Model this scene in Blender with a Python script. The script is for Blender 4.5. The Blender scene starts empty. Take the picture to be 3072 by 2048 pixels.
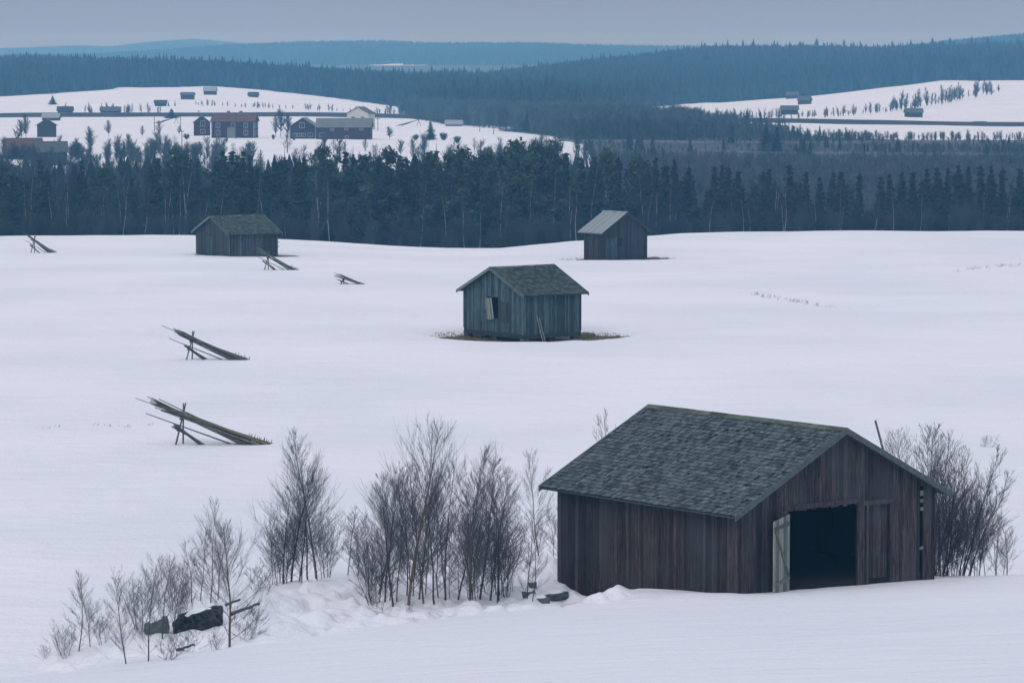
import bpy, math, random
import numpy as np
from mathutils import Vector

# ------------------------------------------------------------------ camera
F_PX = 3500.0
PITCH = math.atan(286 / F_PX)
sc = bpy.context.scene
cd = bpy.data.cameras.new("camera")
cam = bpy.data.objects.new("camera", cd)
sc.collection.objects.link(cam)
cam.location = (0, 0, 0)
cam.rotation_euler = (math.pi / 2 - PITCH, 0, 0)
cd.sensor_width = 36.0
cd.lens = F_PX / 1024 * 36.0
cd.clip_start = 0.5
cd.clip_end = 30000
sc.camera = cam

# ------------------------------------------------------------------ sky, sun, exposure
SUN_EL, SUN_AZ = math.radians(42), math.radians(205)      # overcast: a wide, weak sun behind the camera on the left
w = bpy.data.worlds.new("World")
sc.world = w
w.use_nodes = True
nt = w.node_tree
nt.nodes.clear()
out = nt.nodes.new('ShaderNodeOutputWorld')
bg = nt.nodes.new('ShaderNodeBackground')
sky = nt.nodes.new('ShaderNodeTexSky')
sky.sky_type = 'NISHITA'
sky.sun_disc = False
sky.sun_elevation = SUN_EL
sky.sun_rotation = SUN_AZ
sky.dust_density = 3
tc = nt.nodes.new('ShaderNodeTexCoord')
sx = nt.nodes.new('ShaderNodeSeparateXYZ')
ramp = nt.nodes.new('ShaderNodeValToRGB')
els = ramp.color_ramp.elements
els[0].position = 0.0
els[0].color = (2.6, 2.7, 3.5, 1)
els[1].position = 1.0
els[1].color = (7.8, 8.15, 9.7, 1)
e = els.new(0.07); e.color = (2.5, 2.65, 3.55, 1)
e = els.new(0.4); e.color = (5.7, 5.9, 7.4, 1)
mix = nt.nodes.new('ShaderNodeMixRGB')
mix.inputs[0].default_value = 0.9
nt.links.new(tc.outputs['Generated'], sx.inputs[0])
nt.links.new(sx.outputs['Z'], ramp.inputs[0])
nt.links.new(sky.outputs[0], mix.inputs[1])
nt.links.new(ramp.outputs[0], mix.inputs[2])
nt.links.new(mix.outputs[0], bg.inputs[0])
bg.inputs[1].default_value = 0.1
nt.links.new(bg.outputs[0], out.inputs[0])

sd = bpy.data.lights.new("sun", 'SUN')
sd.energy = 0.7
sd.angle = math.radians(35)
sd.color = (1.0, 0.97, 0.95)
so = bpy.data.objects.new("sun", sd)
sc.collection.objects.link(so)
_d = Vector((math.sin(SUN_AZ) * math.cos(SUN_EL), math.cos(SUN_AZ) * math.cos(SUN_EL), math.sin(SUN_EL)))
so.rotation_euler = _d.to_track_quat('Z', 'Y').to_euler()
so.location = (0, -10, 40)
sc.view_settings.view_transform = 'Standard'
sc.view_settings.look = 'None'
sc.view_settings.gamma = 1
sc.view_settings.exposure = 0.06
sc.cycles.volume_bounces = 1
sc.cycles.max_bounces = 6

rng = np.random.default_rng(7)
random.seed(7)

# ------------------------------------------------------------------ numeric helpers
def hash2(i, j, s=0):
    v = np.sin(i * 127.1 + j * 311.7 + s * 74.7) * 43758.5453
    return v - np.floor(v)

def vnoise(x, y, s=0):
    i, j = np.floor(x), np.floor(y)
    f, g = x - i, y - j
    f = f * f * (3 - 2 * f); g = g * g * (3 - 2 * g)
    a, b, c, d = hash2(i, j, s), hash2(i + 1, j, s), hash2(i, j + 1, s), hash2(i + 1, j + 1, s)
    return (a * (1 - f) + b * f) * (1 - g) + (c * (1 - f) + d * f) * g - .5

def sst(x):
    x = np.clip(x, 0, 1)
    return x * x * (3 - 2 * x)

KN = [0, 60, 115, 220, 300, 390, 480, 560, 650, 720, 800, 870, 940, 1024]
crest_px = [0, 190, 290, 400, 450, 500, 570, 680, 850, 1024]
crest_y = [236.2, 235.6, 240, 245.5, 247, 246.5, 240, 233.8, 231, 231.6]
def allz(v): return ([0], [v])
def crest(Y, off=0.0):
    return (crest_px, [-(y - 55) / 3500 * Y + off for y in crest_y])
ROWS = [
    (40, allz(-20.6)), (90, allz(-20.3)), (120, allz(-19.9)), (150, allz(-19.5)), (190, allz(-18.95)), (230, allz(-18.45)),
    (285, allz(-18.75)), (340, (crest_px, [-19.6, -19.6, -19.65, -19.8, -19.85, -19.85, -19.65, -19.5, -19.45, -19.5])),
    (400, crest(400)), (435, crest(435, -1.0)), (480, allz(-29)), (560, allz(-30.5)), (700, allz(-29)), (850, allz(-26.5)),
    (1000, allz(-24.3)), (1150, allz(-24)),
    (1300, (KN, [-23, -23, -23, -23, -23, -23.5, -24.5, -25, -25, -23.6, -23.3, -23.5, -24, -24.3])),
    (1700, (KN, [-18.9, -18, -16.5, -16.3, -19.5, -22.5, -24.5, -25, -25, -24.5, -22, -19.5, -16.5, -16.5])),
    (1900, (KN, [-16, -15, -14.5, -14.3, -17.5, -21, -25, -26, -25.7, -25.2, -22.4, -18.5, -13.8, -14])),
    (2100, (KN, [-13.8, -13.5, -14, -16, -19, -22, -25.5, -26, -23, -20, -17, -14, -11, -11])),
    (2400, (KN, [-12, -12, -13, -15, -19, -22, -25, -21, -16, -12, -11, -10, -7, -7])),
    (2800, (KN, [-20, -20, -20, -22, -24, -27, -26, -18, -9.8, -4.2, -4.2, -5.4, -3.6, -2.6])),
    (3400, (KN, [-25] * 9 + [-18, -14, -12, -10, -8])),
    (4500, (KN, [-22] * 9 + [-16, -12, -9, 3, 13])),
    (5200, (KN, [-14] * 14)),
    (6000, ([0, 100, 150, 217, 305, 383, 435, 535, 610, 680, 800, 1024], [-14, -12, -6, 3.2, 9.6, 11.3, 7.5, 8, 3.4, 1.7, 0, 0])),
    (7200, allz(-14)),
    (9000, ([0, 20, 74, 113, 152, 196, 244, 300, 1024], [3, 4, 10, 7.7, 20, 27, 16, 10, 6])),
    (10500, allz(-15)), (12000, allz(-15)),
]
RY = np.array([r[0] for r in ROWS], float)

BARNS_MELT = []      # (x, y, angle, half width, half length, depth) bare hollows melted round the hay barns

def field(X, Y):
    px = 512 + F_PX * X / np.maximum(Y, 20)
    zr = np.stack([np.interp(px, r[1][0], r[1][1]) for r in ROWS])       # rows x n
    k = np.clip(np.searchsorted(RY, Y) - 1, 0, len(RY) - 2)
    idx = np.arange(len(Y))
    def slope(i):
        i0, i1 = np.clip(i - 1, 0, len(RY) - 1), np.clip(i + 1, 0, len(RY) - 1)
        return (zr[i1, idx] - zr[i0, idx]) / (RY[i1] - RY[i0])
    h = RY[k + 1] - RY[k]
    t = np.clip((Y - RY[k]) / h, 0, 1)
    z0, z1 = zr[k, idx], zr[k + 1, idx]
    m0, m1 = slope(k) * h, slope(k + 1) * h
    lim = 1.2 * np.abs(z1 - z0) + .3
    m0 = np.clip(m0, -lim, lim); m1 = np.clip(m1, -lim, lim)
    z = (2*t**3 - 3*t**2 + 1) * z0 + (t**3 - 2*t**2 + t) * m0 + (-2*t**3 + 3*t**2) * z1 + (t**3 - t**2) * m1
    z = z + .03 * vnoise(X / 3.2, Y / 1.5, 6) + .35 * vnoise(X / 28, Y / 40, 3) * sst((Y - 130) / 60) + .12 * vnoise(X / 7, Y / 9, 4) + .05 * vnoise(X / 3.2, Y / 2.2, 6)
    far = sst((Y - 1350) / 300)
    return z + far * 1.2 * vnoise(X / 90, Y / 120, 5)

YE_P, YE_V = [-200, 60, 148, 300, 450, 520, 600, 700], [94, 98, 100, 105, 109.5, 111.5, 114, 116]
YU_P = [-200, 0, 63, 146, 200, 251, 361, 468, 565, 640, 740, 850, 934, 1002, 1150]
YU_V = [96, 103, 108, 112, 116, 120, 126, 128, 130, 130, 130, 129, 124, 121.5, 121.5]
ZU_V = [-20, -19.2, -18.35, -18.4, -18.3, -18.35, -18.8, -18.6, -18.75, -18.9, -19.2, -19.2, -18.6, -18.1, -18.1]

def terr(X, Y):
    X = np.atleast_1d(np.asarray(X, float)); Y = np.atleast_1d(np.asarray(Y, float))
    X, Y = np.broadcast_arrays(X, Y)
    sh = X.shape
    X, Y = X.ravel(), Y.ravel()
    fz = field(X, Y)
    px = 512 + F_PX * X / np.maximum(Y, 40)
    xn = 3 * np.log1p(np.exp(np.clip(-X / 3, -20, 20)))
    h1 = -17.8 - .11 * (Y - 115) + .038 * (np.clip(X, -60, 60) - 7.5) - .048 * np.minimum(xn, 40)
    h1 = h1 + 3.6 * np.exp(-np.maximum(Y, 0) / 14)
    ye = np.interp(px, YE_P, YE_V); yu = np.interp(px, YU_P, YU_V); zu = np.interp(px, YU_P, ZU_V)
    ye = ye + 1.3 * vnoise(X / 3.1, Y * 0, 8); yu = yu + 1.2 * vnoise(X / 2.6, Y * 0, 9)
    zs = np.interp(px, [60, 148, 300, 520, 600], [-18.25, -18.2, -18.3, -18.6, -18.75])
    tt = np.clip((Y - ye - 2) / np.maximum(yu - ye - 2, 1), 0, 1)
    shelf = zs * (1 - tt) + zu * tt
    wt = sst((622 - px) / 45)
    s = sst((Y - ye) / 3.0) * wt
    z = h1 * (1 - s) + shelf * s
    lump = sst((Y - ye + 1.5) / 3) * sst((yu + 2 - Y) / 3) * sst((660 - px) / 60)
    z = z + lump * (.50 * vnoise(X / 1.6, Y / 1.9, 11) + .40 * vnoise(X / .7, Y / .8, 12) + .30 * vnoise(X / .36, Y / .45, 13))
    z = z + (.06 * vnoise(X / 2.2, Y / 5, 14) + .025 * vnoise(X / .6, Y / 1.6, 15)) * sst((Y - 60) / 20)
    # drift piled against the front of the big barn
    for (bx_, by_, hh, rx_, ry_) in ((3.9, 117.0, .24, 2.3, 1.6), (1.2, 118.6, .15, 1.5, 1.5), (6.0, 114.3, .12, 1.5, 1.4)):
        z = z + hh * np.exp(-((X - bx_) / rx_) ** 2 - ((Y - by_) / ry_) ** 2)
    d = sst((Y - yu) / 4.5)
    z = z * (1 - d) + fz * d
    for (bx_, by_, a, hw, hl, dep) in BARNS_MELT:
        c, s_ = math.cos(a), math.sin(a)
        u = ((X - bx_) * c + (Y - by_) * s_) / hw; v = (-(X - bx_) * s_ + (Y - by_) * c) / hl
        q = np.sqrt(u * u + v * v) + .12 * vnoise(X / 1.3, Y / 1.6, 51)
        z = z - dep * sst((1.25 - q) / .3)
    return z.reshape(sh)

def tz(x, y): return float(terr(x, y)[0])

def ray(px, py):
    a, b = (px - 512) / F_PX, -(py - 341) / F_PX
    c, s = math.cos(PITCH), math.sin(PITCH)
    return np.array([a, c + s * b, -s + c * b])

def hit(px, py, y0=60, y1=6000):
    """first place where the ground meets this sight line (used to read positions off the photograph)"""
    r = ray(px, py)
    Y = np.concatenate([np.arange(y0, 500, .25), np.arange(500, y1, 1.0)])
    k = Y / r[1]
    X = r[0] * k; Z = r[2] * k
    g = terr(X, Y)
    m = np.nonzero(Z <= g)[0]
    i = m[0] if len(m) else len(Y) - 1
    return float(X[i]), float(Y[i]), float(g[i])

def atY(px, Y):
    x = (px - 512) / F_PX * Y / math.cos(PITCH) * .9985
    return x, Y, tz(x, Y)

def z_of(py, Y):
    r = ray(512, py)
    return r[2] / r[1] * Y

# ------------------------------------------------------------------ mesh helpers
C = sc.collection
class MB:
    def __init__(s): s.V = []; s.F = []; s.R = []; s.n = 0
    def add(s, V, F, r=0.5):
        V = np.asarray(V, float); F = np.asarray(F, int)
        s.V.append(V); s.F.append(F + s.n); s.n += len(V)
        s.R.append(np.full(len(V), r) if np.isscalar(r) else np.asarray(r, float))
        return s
    def box(s, x0, x1, y0, y1, z0, z1, r=0.5):
        V = [(x, y, z) for z in (z0, z1) for y in (y0, y1) for x in (x0, x1)]
        return s.add(V, [(0, 2, 3, 1), (4, 5, 7, 6), (0, 1, 5, 4), (2, 6, 7, 3), (0, 4, 6, 2), (1, 3, 7, 5)], r)
    def hexa(s, V, r=0.5):     # bottom ring 0-3, top ring 4-7
        return s.add(V, [(3, 2, 1, 0), (4, 5, 6, 7), (0, 1, 5, 4), (1, 2, 6, 5), (2, 3, 7, 6), (3, 0, 4, 7)], r)
    def bar(s, p0, p1, r0, r1=None, sides=6, r=0.5):
        V, F = tubes(np.array([[*p0, *p1, r0, r0 if r1 is None else r1]]), sides, cap=True)
        for f in F: s.add(V, f, r) if f is F[0] else s._f(f)
        return s
    def _f(s, f): s.F.append(np.asarray(f, int) + s.n - s._last()); 
    def _last(s): return len(s.V[-1])
    def build(s, name, mat, parent=None, smooth=False):
        me = bpy.data.meshes.new(name)
        V = np.concatenate(s.V)
        me.vertices.add(len(V)); me.vertices.foreach_set('co', V.ravel())
        nl = sum(f.size for f in s.F); nf = sum(len(f) for f in s.F)
        me.loops.add(nl); me.loops.foreach_set('vertex_index', np.concatenate([f.ravel() for f in s.F]))
        tot = np.concatenate([np.full(len(f), f.shape[1]) for f in s.F])
        me.polygons.add(nf)
        me.polygons.foreach_set('loop_start', np.concatenate([[0], np.cumsum(tot)[:-1]]))
        try: me.polygons.foreach_set('loop_total', tot)
        except Exception: pass
        at = me.attributes.new('rnd', 'FLOAT', 'POINT')
        at.data.foreach_set('value', np.concatenate(s.R))
        me.polygons.foreach_set('use_smooth', np.full(nf, smooth))
        me.materials.append(mat)
        me.update(calc_edges=True)
        me.validate()
        if parent == 'mesh': return me
        o = bpy.data.objects.new(name, me)
        C.objects.link(o)
        if parent is not None: o.parent = parent
        return o

def tubes(S, sides=3, cap=False):
    S = np.asarray(S, float)
    p0, p1, r0, r1 = S[:, 0:3], S[:, 3:6], S[:, 6], S[:, 7]
    d = p1 - p0; d /= np.maximum(np.linalg.norm(d, axis=1, keepdims=True), 1e-9)
    ref = np.where(np.abs(d[:, 2:3]) < .9, np.array([[0, 0, 1.]]), np.array([[1., 0, 0]]))
    a = np.cross(d, ref); a /= np.linalg.norm(a, axis=1, keepdims=True)
    b = np.cross(d, a)
    n = len(S)
    V = np.zeros((n, 2 * sides, 3))
    for k in range(sides):
        t = 2 * math.pi * k / sides
        o = a * math.cos(t) + b * math.sin(t)
        V[:, k] = p0 + o * r0[:, None]; V[:, sides + k] = p1 + o * r1[:, None]
    base = (np.arange(n) * 2 * sides)[:, None]
    F = [base + np.array([[k, (k + 1) % sides, sides + (k + 1) % sides, sides + k]]) for k in range(sides)]
    F = np.concatenate(F)
    V = V.reshape(-1, 3)
    if cap:
        return V, [F, np.array([list(range(sides))[::-1]]), np.array([[sides + k for k in range(sides)]])]
    return V, F

def empty(name, loc, rz=0, label=None, cat=None, group=None, scale=1.0):
    o = bpy.data.objects.new(name, None)
    C.objects.link(o)
    o.location = loc; o.rotation_euler = (0, 0, rz); o.scale = (scale,) * 3 if np.isscalar(scale) else scale
    o.empty_display_size = .2
    tag(o, label, cat, group)
    return o

def tag(o, label=None, cat=None, group=None, kind=None):
    if label: o['label'] = label
    if cat: o['category'] = cat
    if group: o['group'] = group
    if kind: o['kind'] = kind
    return o

# ------------------------------------------------------------------ materials
def new_mat(name, rough=.85):
    m = bpy.data.materials.new(name); m.use_nodes = True
    n = m.node_tree.nodes; p = n['Principled BSDF']
    p.inputs['Roughness'].default_value = rough
    p.inputs['Specular IOR Level'].default_value = .25
    return m, m.node_tree, p

def c4(c): return (c[0], c[1], c[2], 1)

def wood_mat(name, ca, cb, stretch=(14, 14, .9), dark=.55, patch=None, bump=.4):
    m, t, p = new_mat(name)
    N, Lk = t.nodes, t.links
    tc = N.new('ShaderNodeTexCoord'); mp = N.new('ShaderNodeMapping'); mp.inputs['Scale'].default_value = stretch
    Lk.new(tc.outputs['Object'], mp.inputs[0])
    nz = N.new('ShaderNodeTexNoise'); nz.inputs['Scale'].default_value = 1.6; nz.inputs['Detail'].default_value = 6; nz.inputs['Roughness'].default_value = .65
    at = N.new('ShaderNodeAttribute'); at.attribute_name = 'rnd'
    add = N.new('ShaderNodeVectorMath'); add.operation = 'ADD'
    Lk.new(mp.outputs[0], add.inputs[0]); 
    cm = N.new('ShaderNodeCombineXYZ'); ml = N.new('ShaderNodeMath'); ml.operation = 'MULTIPLY'; ml.inputs[1].default_value = 37
    Lk.new(at.outputs['Fac'], ml.inputs[0]); Lk.new(ml.outputs[0], cm.inputs[2]); Lk.new(cm.outputs[0], add.inputs[1])
    Lk.new(add.outputs[0], nz.inputs['Vector'])
    r = N.new('ShaderNodeValToRGB'); r.color_ramp.elements[0].position = .38; r.color_ramp.elements[1].position = .72
    r.color_ramp.elements[0].color = c4(ca); r.color_ramp.elements[1].color = c4(cb)
    Lk.new(nz.outputs['Fac'], r.inputs[0])
    last = r.outputs[0]
    if patch:
        n2 = N.new('ShaderNodeTexNoise'); n2.inputs['Scale'].default_value = .7; n2.inputs['Detail'].default_value = 4
        mp2 = N.new('ShaderNodeMapping'); mp2.inputs['Scale'].default_value = (1, 1, .6)
        Lk.new(tc.outputs['Object'], mp2.inputs[0]); Lk.new(mp2.outputs[0], n2.inputs['Vector'])
        r2 = N.new('ShaderNodeValToRGB'); r2.color_ramp.elements[0].position = .45; r2.color_ramp.elements[1].position = .68
        Lk.new(n2.outputs['Fac'], r2.inputs[0])
        mm = N.new('ShaderNodeMixRGB'); Lk.new(r2.outputs[0], mm.inputs[0]); Lk.new(last, mm.inputs[1]); mm.inputs[2].default_value = c4(patch)
        last = mm.outputs[0]
    mr = N.new('ShaderNodeMapRange'); mr.inputs['To Min'].default_value = dark; mr.inputs['To Max'].default_value = 1.45
    Lk.new(at.outputs['Fac'], mr.inputs['Value'])
    mul = N.new('ShaderNodeMixRGB'); mul.blend_type = 'MULTIPLY'; mul.inputs[0].default_value = 1
    Lk.new(last, mul.inputs[1]); Lk.new(mr.outputs[0], mul.inputs[2])
    Lk.new(mul.outputs[0], p.inputs['Base Color'])
    bp = N.new('ShaderNodeBump'); bp.inputs['Strength'].default_value = bump; bp.inputs['Distance'].default_value = .02
    Lk.new(nz.outputs['Fac'], bp.inputs['Height']); Lk.new(bp.outputs[0], p.inputs['Normal'])
    return m

def plain_mat(name, c, vary=.35, scale=3.0, rough=.85, c2=None):
    m, t, p = new_mat(name, rough)
    N, Lk = t.nodes, t.links
    tc = N.new('ShaderNodeTexCoord'); nz = N.new('ShaderNodeTexNoise'); nz.inputs['Scale'].default_value = scale; nz.inputs['Detail'].default_value = 4
    Lk.new(tc.outputs['Object'], nz.inputs['Vector'])
    at = N.new('ShaderNodeAttribute'); at.attribute_name = 'rnd'
    ad = N.new('ShaderNodeMath'); ad.operation = 'ADD'; Lk.new(nz.outputs['Fac'], ad.inputs[0]); Lk.new(at.outputs['Fac'], ad.inputs[1])
    r = N.new('ShaderNodeValToRGB'); r.color_ramp.elements[0].position = .3; r.color_ramp.elements[1].position = 1.0
    hf = N.new('ShaderNodeMath'); hf.operation = 'MULTIPLY'; hf.inputs[1].default_value = .66; Lk.new(ad.outputs[0], hf.inputs[0])
    c2 = c2 or c
    r.color_ramp.elements[0].color = c4([x * (1 - vary) for x in c]); r.color_ramp.elements[1].color = c4([x * (1 + vary) for x in c2])
    Lk.new(hf.outputs[0], r.inputs[0]); Lk.new(r.outputs[0], p.inputs['Base Color'])
    return m

def ground_mat():
    m, t, p = new_mat('snow_ground', .7)
    N, Lk = t.nodes, t.links
    tc = N.new('ShaderNodeTexCoord')
    def noise(scale, detail=4, vec=None):
        n = N.new('ShaderNodeTexNoise'); n.inputs['Scale'].default_value = scale; n.inputs['Detail'].default_value = detail
        Lk.new(vec or tc.outputs['Object'], n.inputs['Vector']); return n
    n1 = noise(.05, 5)
    r1 = N.new('ShaderNodeValToRGB'); r1.color_ramp.elements[0].color = (.79, .81, .83, 1); r1.color_ramp.elements[1].color = (.89, .90, .90, 1)
    r1.color_ramp.elements[0].position = .3; r1.color_ramp.elements[1].position = .7
    Lk.new(n1.outputs['Fac'], r1.inputs[0])
    mpw = N.new('ShaderNodeMapping'); mpw.inputs['Scale'].default_value = (.5, 1.0, 1); mpw.inputs['Rotation'].default_value = (0, 0, .25)
    Lk.new(tc.outputs['Object'], mpw.inputs[0])
    nw = noise(1.1, 7, mpw.outputs[0])
    # sparse grit, old stubble and litter lying on the crust
    n2 = noise(2.2, 8); n2.inputs['Roughness'].default_value = .8
    r2 = N.new('ShaderNodeValToRGB'); r2.color_ramp.elements[0].position = .66; r2.color_ramp.elements[1].position = .74
    Lk.new(n2.outputs['Fac'], r2.inputs[0])
    mxd = N.new('ShaderNodeMixRGB'); mxd.inputs[2].default_value = (.38, .34, .34, 1)
    sc_ = N.new('ShaderNodeMath'); sc_.operation = 'MULTIPLY'; sc_.inputs[1].default_value = .55; Lk.new(r2.outputs[0], sc_.inputs[0])
    Lk.new(sc_.outputs[0], mxd.inputs[0]); Lk.new(r1.outputs[0], mxd.inputs[1])
    mps = N.new('ShaderNodeMapping'); mps.inputs['Scale'].default_value = (.14, .4, 1); mps.inputs['Rotation'].default_value = (0, 0, .12); Lk.new(tc.outputs['Object'], mps.inputs[0])
    nst = noise(1.0, 8, mps.outputs[0]); nst.inputs['Roughness'].default_value = .7
    rst = N.new('ShaderNodeMapRange'); rst.inputs['From Min'].default_value = .3; rst.inputs['From Max'].default_value = .7; rst.inputs['To Min'].default_value = .955; rst.inputs['To Max'].default_value = 1.0
    Lk.new(nst.outputs['Fac'], rst.inputs['Value'])
    mst = N.new('ShaderNodeMixRGB'); mst.blend_type = 'MULTIPLY'; mst.inputs[0].default_value = 1; Lk.new(mxd.outputs[0], mst.inputs[1]); Lk.new(rst.outputs[0], mst.inputs[2]); mxd = mst
    at = N.new('ShaderNodeAttribute'); at.attribute_name = 'cover'
    sp = N.new('ShaderNodeSeparateColor'); Lk.new(at.outputs['Color'], sp.inputs[0])
    nf = noise(.35, 6)
    def mask(src, lo=.35, hi=.65, amt=.5):
        a = N.new('ShaderNodeMath'); a.operation = 'MULTIPLY_ADD'; a.inputs[1].default_value = amt; Lk.new(nf.outputs['Fac'], a.inputs[0])
        b = N.new('ShaderNodeMath'); b.operation = 'ADD'; b.inputs[1].default_value = -amt / 2; Lk.new(src, b.inputs[0]); Lk.new(b.outputs[0], a.inputs[2])
        mr = N.new('ShaderNodeMapRange'); mr.inputs['From Min'].default_value = lo; mr.inputs['From Max'].default_value = hi; Lk.new(a.outputs[0], mr.inputs['Value'])
        return mr.outputs[0]
    mf = N.new('ShaderNodeMixRGB'); Lk.new(mask(sp.outputs[0]), mf.inputs[0]); Lk.new(mxd.outputs[0], mf.inputs[1]); 
    nff = noise(.06, 9); rff = N.new('ShaderNodeValToRGB'); rff.color_ramp.elements[0].position = .35; rff.color_ramp.elements[1].position = .75
    rff.color_ramp.elements[0].color = (.022, .034, .036, 1); rff.color_ramp.elements[1].color = (.055, .07, .068, 1)
    Lk.new(nff.outputs['Fac'], rff.inputs[0]); Lk.new(rff.outputs[0], mf.inputs[2])
    ng = noise(6, 6); rg = N.new('ShaderNodeValToRGB'); rg.color_ramp.elements[0].color = (.05, .045, .022, 1); rg.color_ramp.elements[1].color = (.19, .165, .07, 1)
    Lk.new(ng.outputs['Fac'], rg.inputs[0])
    mg = N.new('ShaderNodeMixRGB'); Lk.new(mask(sp.outputs[1], .45, .55, .35), mg.inputs[0]); Lk.new(mf.outputs[0], mg.inputs[1]); Lk.new(rg.outputs[0], mg.inputs[2])
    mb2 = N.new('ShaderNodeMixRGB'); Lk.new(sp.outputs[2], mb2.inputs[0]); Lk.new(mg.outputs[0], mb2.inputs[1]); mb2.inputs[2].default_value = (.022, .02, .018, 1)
    Lk.new(mb2.outputs[0], p.inputs['Base Color'])
    nfine = noise(5.0, 5); ma_ = N.new('ShaderNodeMath'); ma_.operation = 'MULTIPLY_ADD'; ma_.inputs[1].default_value = .38
    Lk.new(nfine.outputs['Fac'], ma_.inputs[0]); Lk.new(nw.outputs['Fac'], ma_.inputs[2])
    bp = N.new('ShaderNodeBump'); bp.inputs['Strength'].default_value = 1.0; bp.inputs['Distance'].default_value = .22
    Lk.new(ma_.outputs[0], bp.inputs['Height']); Lk.new(bp.outputs[0], p.inputs['Normal'])
    return m

M = dict(
    red=wood_mat('weathered_red_boards', (.014, .012, .012), (.085, .070, .068), dark=.5, patch=(.045, .050, .052)),
    redgrey=wood_mat('greyed_red_boards', (.014, .012, .013), (.090, .078, .078), dark=.5, patch=(.050, .056, .058)),
    roof=wood_mat('grey_green_shingles', (.045, .066, .070), (.14, .18, .185), stretch=(5, 5, 5), dark=.40, patch=(.08, .10, .098)),
    ridge=wood_mat('mossy_ridge_board', (.06, .08, .06), (.15, .17, .13), stretch=(3, 1, 3)),
    barge=wood_mat('grey_barge_board', (.09, .12, .12), (.17, .21, .20), stretch=(4, 4, 4)),
    door=wood_mat('pale_grey_door_boards', (.13, .16, .14), (.30, .33, .29)),
    grey=wood_mat('grey_weathered_boards', (.025, .052, .058), (.11, .175, .18), dark=.5, patch=(.06, .085, .095)),
    darkgrey=wood_mat('dark_weathered_boards', (.022, .03, .032), (.065, .08, .08), dark=.6),
    brownwall=wood_mat('dark_brown_boards', (.022, .024, .026), (.06, .058, .058), dark=.6),
    moss=wood_mat('mossy_roof_shingles', (.025, .042, .036), (.095, .135, .12), stretch=(4, 4, 4), dark=.45, patch=(.055, .08, .06)),
    paleroof=wood_mat('pale_grey_roof_boards', (.19, .22, .22), (.25, .28, .28), stretch=(6, 1, 6), dark=1.0),
    pole=wood_mat('grey_hay_poles', (.07, .085, .075), (.19, .20, .17), stretch=(4, 4, 4), dark=.5),
    tanpole=wood_mat('tan_hay_poles', (.13, .105, .065), (.22, .18, .11), stretch=(4, 4, 4), dark=.6),
    stone=plain_mat('dark_lichen_stone', (.024, .033, .033), .7, 7, c2=(.08, .105, .10)),
    twig=plain_mat('grey_twigs', (.085, .092, .10), .3, 2.0),
    bark=plain_mat('dark_bark', (.055, .058, .052), .4, 5.0),
    tanbark=plain_mat('tan_birch_bark', (.13, .10, .07), .5, 4.0),
    palebark=plain_mat('pale_birch_bark', (.34, .38, .37), .4, 3.0),
    needles=plain_mat('spruce_needles', (.012, .019, .020), .5, 1.2, c2=(.02, .034, .03)),
    pine=plain_mat('pine_needles', (.030, .062, .046), .5, 1.2, c2=(.045, .082, .056)),
    woodtwig=plain_mat('wood_twigs', (.03, .042, .048), .3, 1.0),
    scrubtwig=plain_mat('valley_scrub_twigs', (.075, .10, .105), .35, .05),
    farneedle=plain_mat('far_spruce_needles', (.018, .030, .028), .4, .05),
    fartwig=plain_mat('far_birch_twigs', (.042, .056, .060), .3, .05),
    grass=plain_mat('dead_grass', (.15, .13, .065), .5, 3.0),
    reed=plain_mat('dry_weed_stalks', (.20, .15, .12), .4, 3.0),
    redpaint=plain_mat('red_painted_wall', (.038, .018, .022), .2, .5),
    darkred=plain_mat('dark_red_wall', (.045, .016, .024), .3, .5),
    cream=plain_mat('cream_wall', (.52, .52, .46), .1, .5),
    white=plain_mat('white_trim', (.26, .29, .30), .1, 1.0),
    orange=plain_mat('orange_tile_roof', (.13, .07, .058), .25, .8),
    slate=plain_mat('grey_roof', (.16, .18, .17), .25, .6),
    hutwall=plain_mat('dark_hut_wall', (.035, .036, .036), .3, .8),
    brownroof=plain_mat('brown_roof', (.11, .075, .06), .3, .8),
    hutroof=plain_mat('grey_hut_roof', (.085, .10, .105), .25, .8),
    paleslate=plain_mat('pale_hut_roof', (.30, .33, .34), .2, .8),
    earth=plain_mat('bare_earth_bank', (.045, .05, .045), .5, .12),
    roadgrey=plain_mat('grey_road_surface', (.16, .17, .17), .2, .2),
    metal=plain_mat('dark_wire', (.05, .05, .05), .1, 1.0),
    chim=plain_mat('brick_chimney', (.20, .09, .07), .2, 2.0),
)
mg_, tg_, pg_ = new_mat('dark_window_glass', .15); pg_.inputs['Base Color'].default_value = (.02, .025, .03, 1); M['glass'] = mg_
mi_, ti_, pi_ = new_mat('unlit_interior_boards', .95); pi_.inputs['Base Color'].default_value = (.018, .017, .016, 1); M['inner'] = mi_  # darkness of the barn interior is put into this near-black board colour

# ------------------------------------------------------------------ barn positions (needed by the ground)
def barn_frame(px, Y, z_or_py):
    x = (px - 512) / F_PX * Y / math.cos(PITCH) * .9985
    return x, Y
# the big red barn: near corner, gable heads right-back, long side heads left-back
NB = dict(x=7.48, y=115.0, a=math.atan2(.6225, .7826), W=9.1, L=9.4)
# the middle grey hay barn: gable recedes left, long side recedes right
MBY = 230.0
mbx = (524.3 - 512) / F_PX * MBY
mux, muy = np.array([.60, -.80]), np.array([.80, .60])
MW, ML = 6.7, 4.7
m0 = np.array([mbx, MBY]) - MW * mux
# far left barn
lbx, LBY = (229.6 - 512) / F_PX * 340, 340.0
lux, luy = np.array([.545, -.839]), np.array([.839, .545])
LW, LL = 7.0, 5.3
l0 = np.array([lbx, LBY]) - LW * lux
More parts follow.
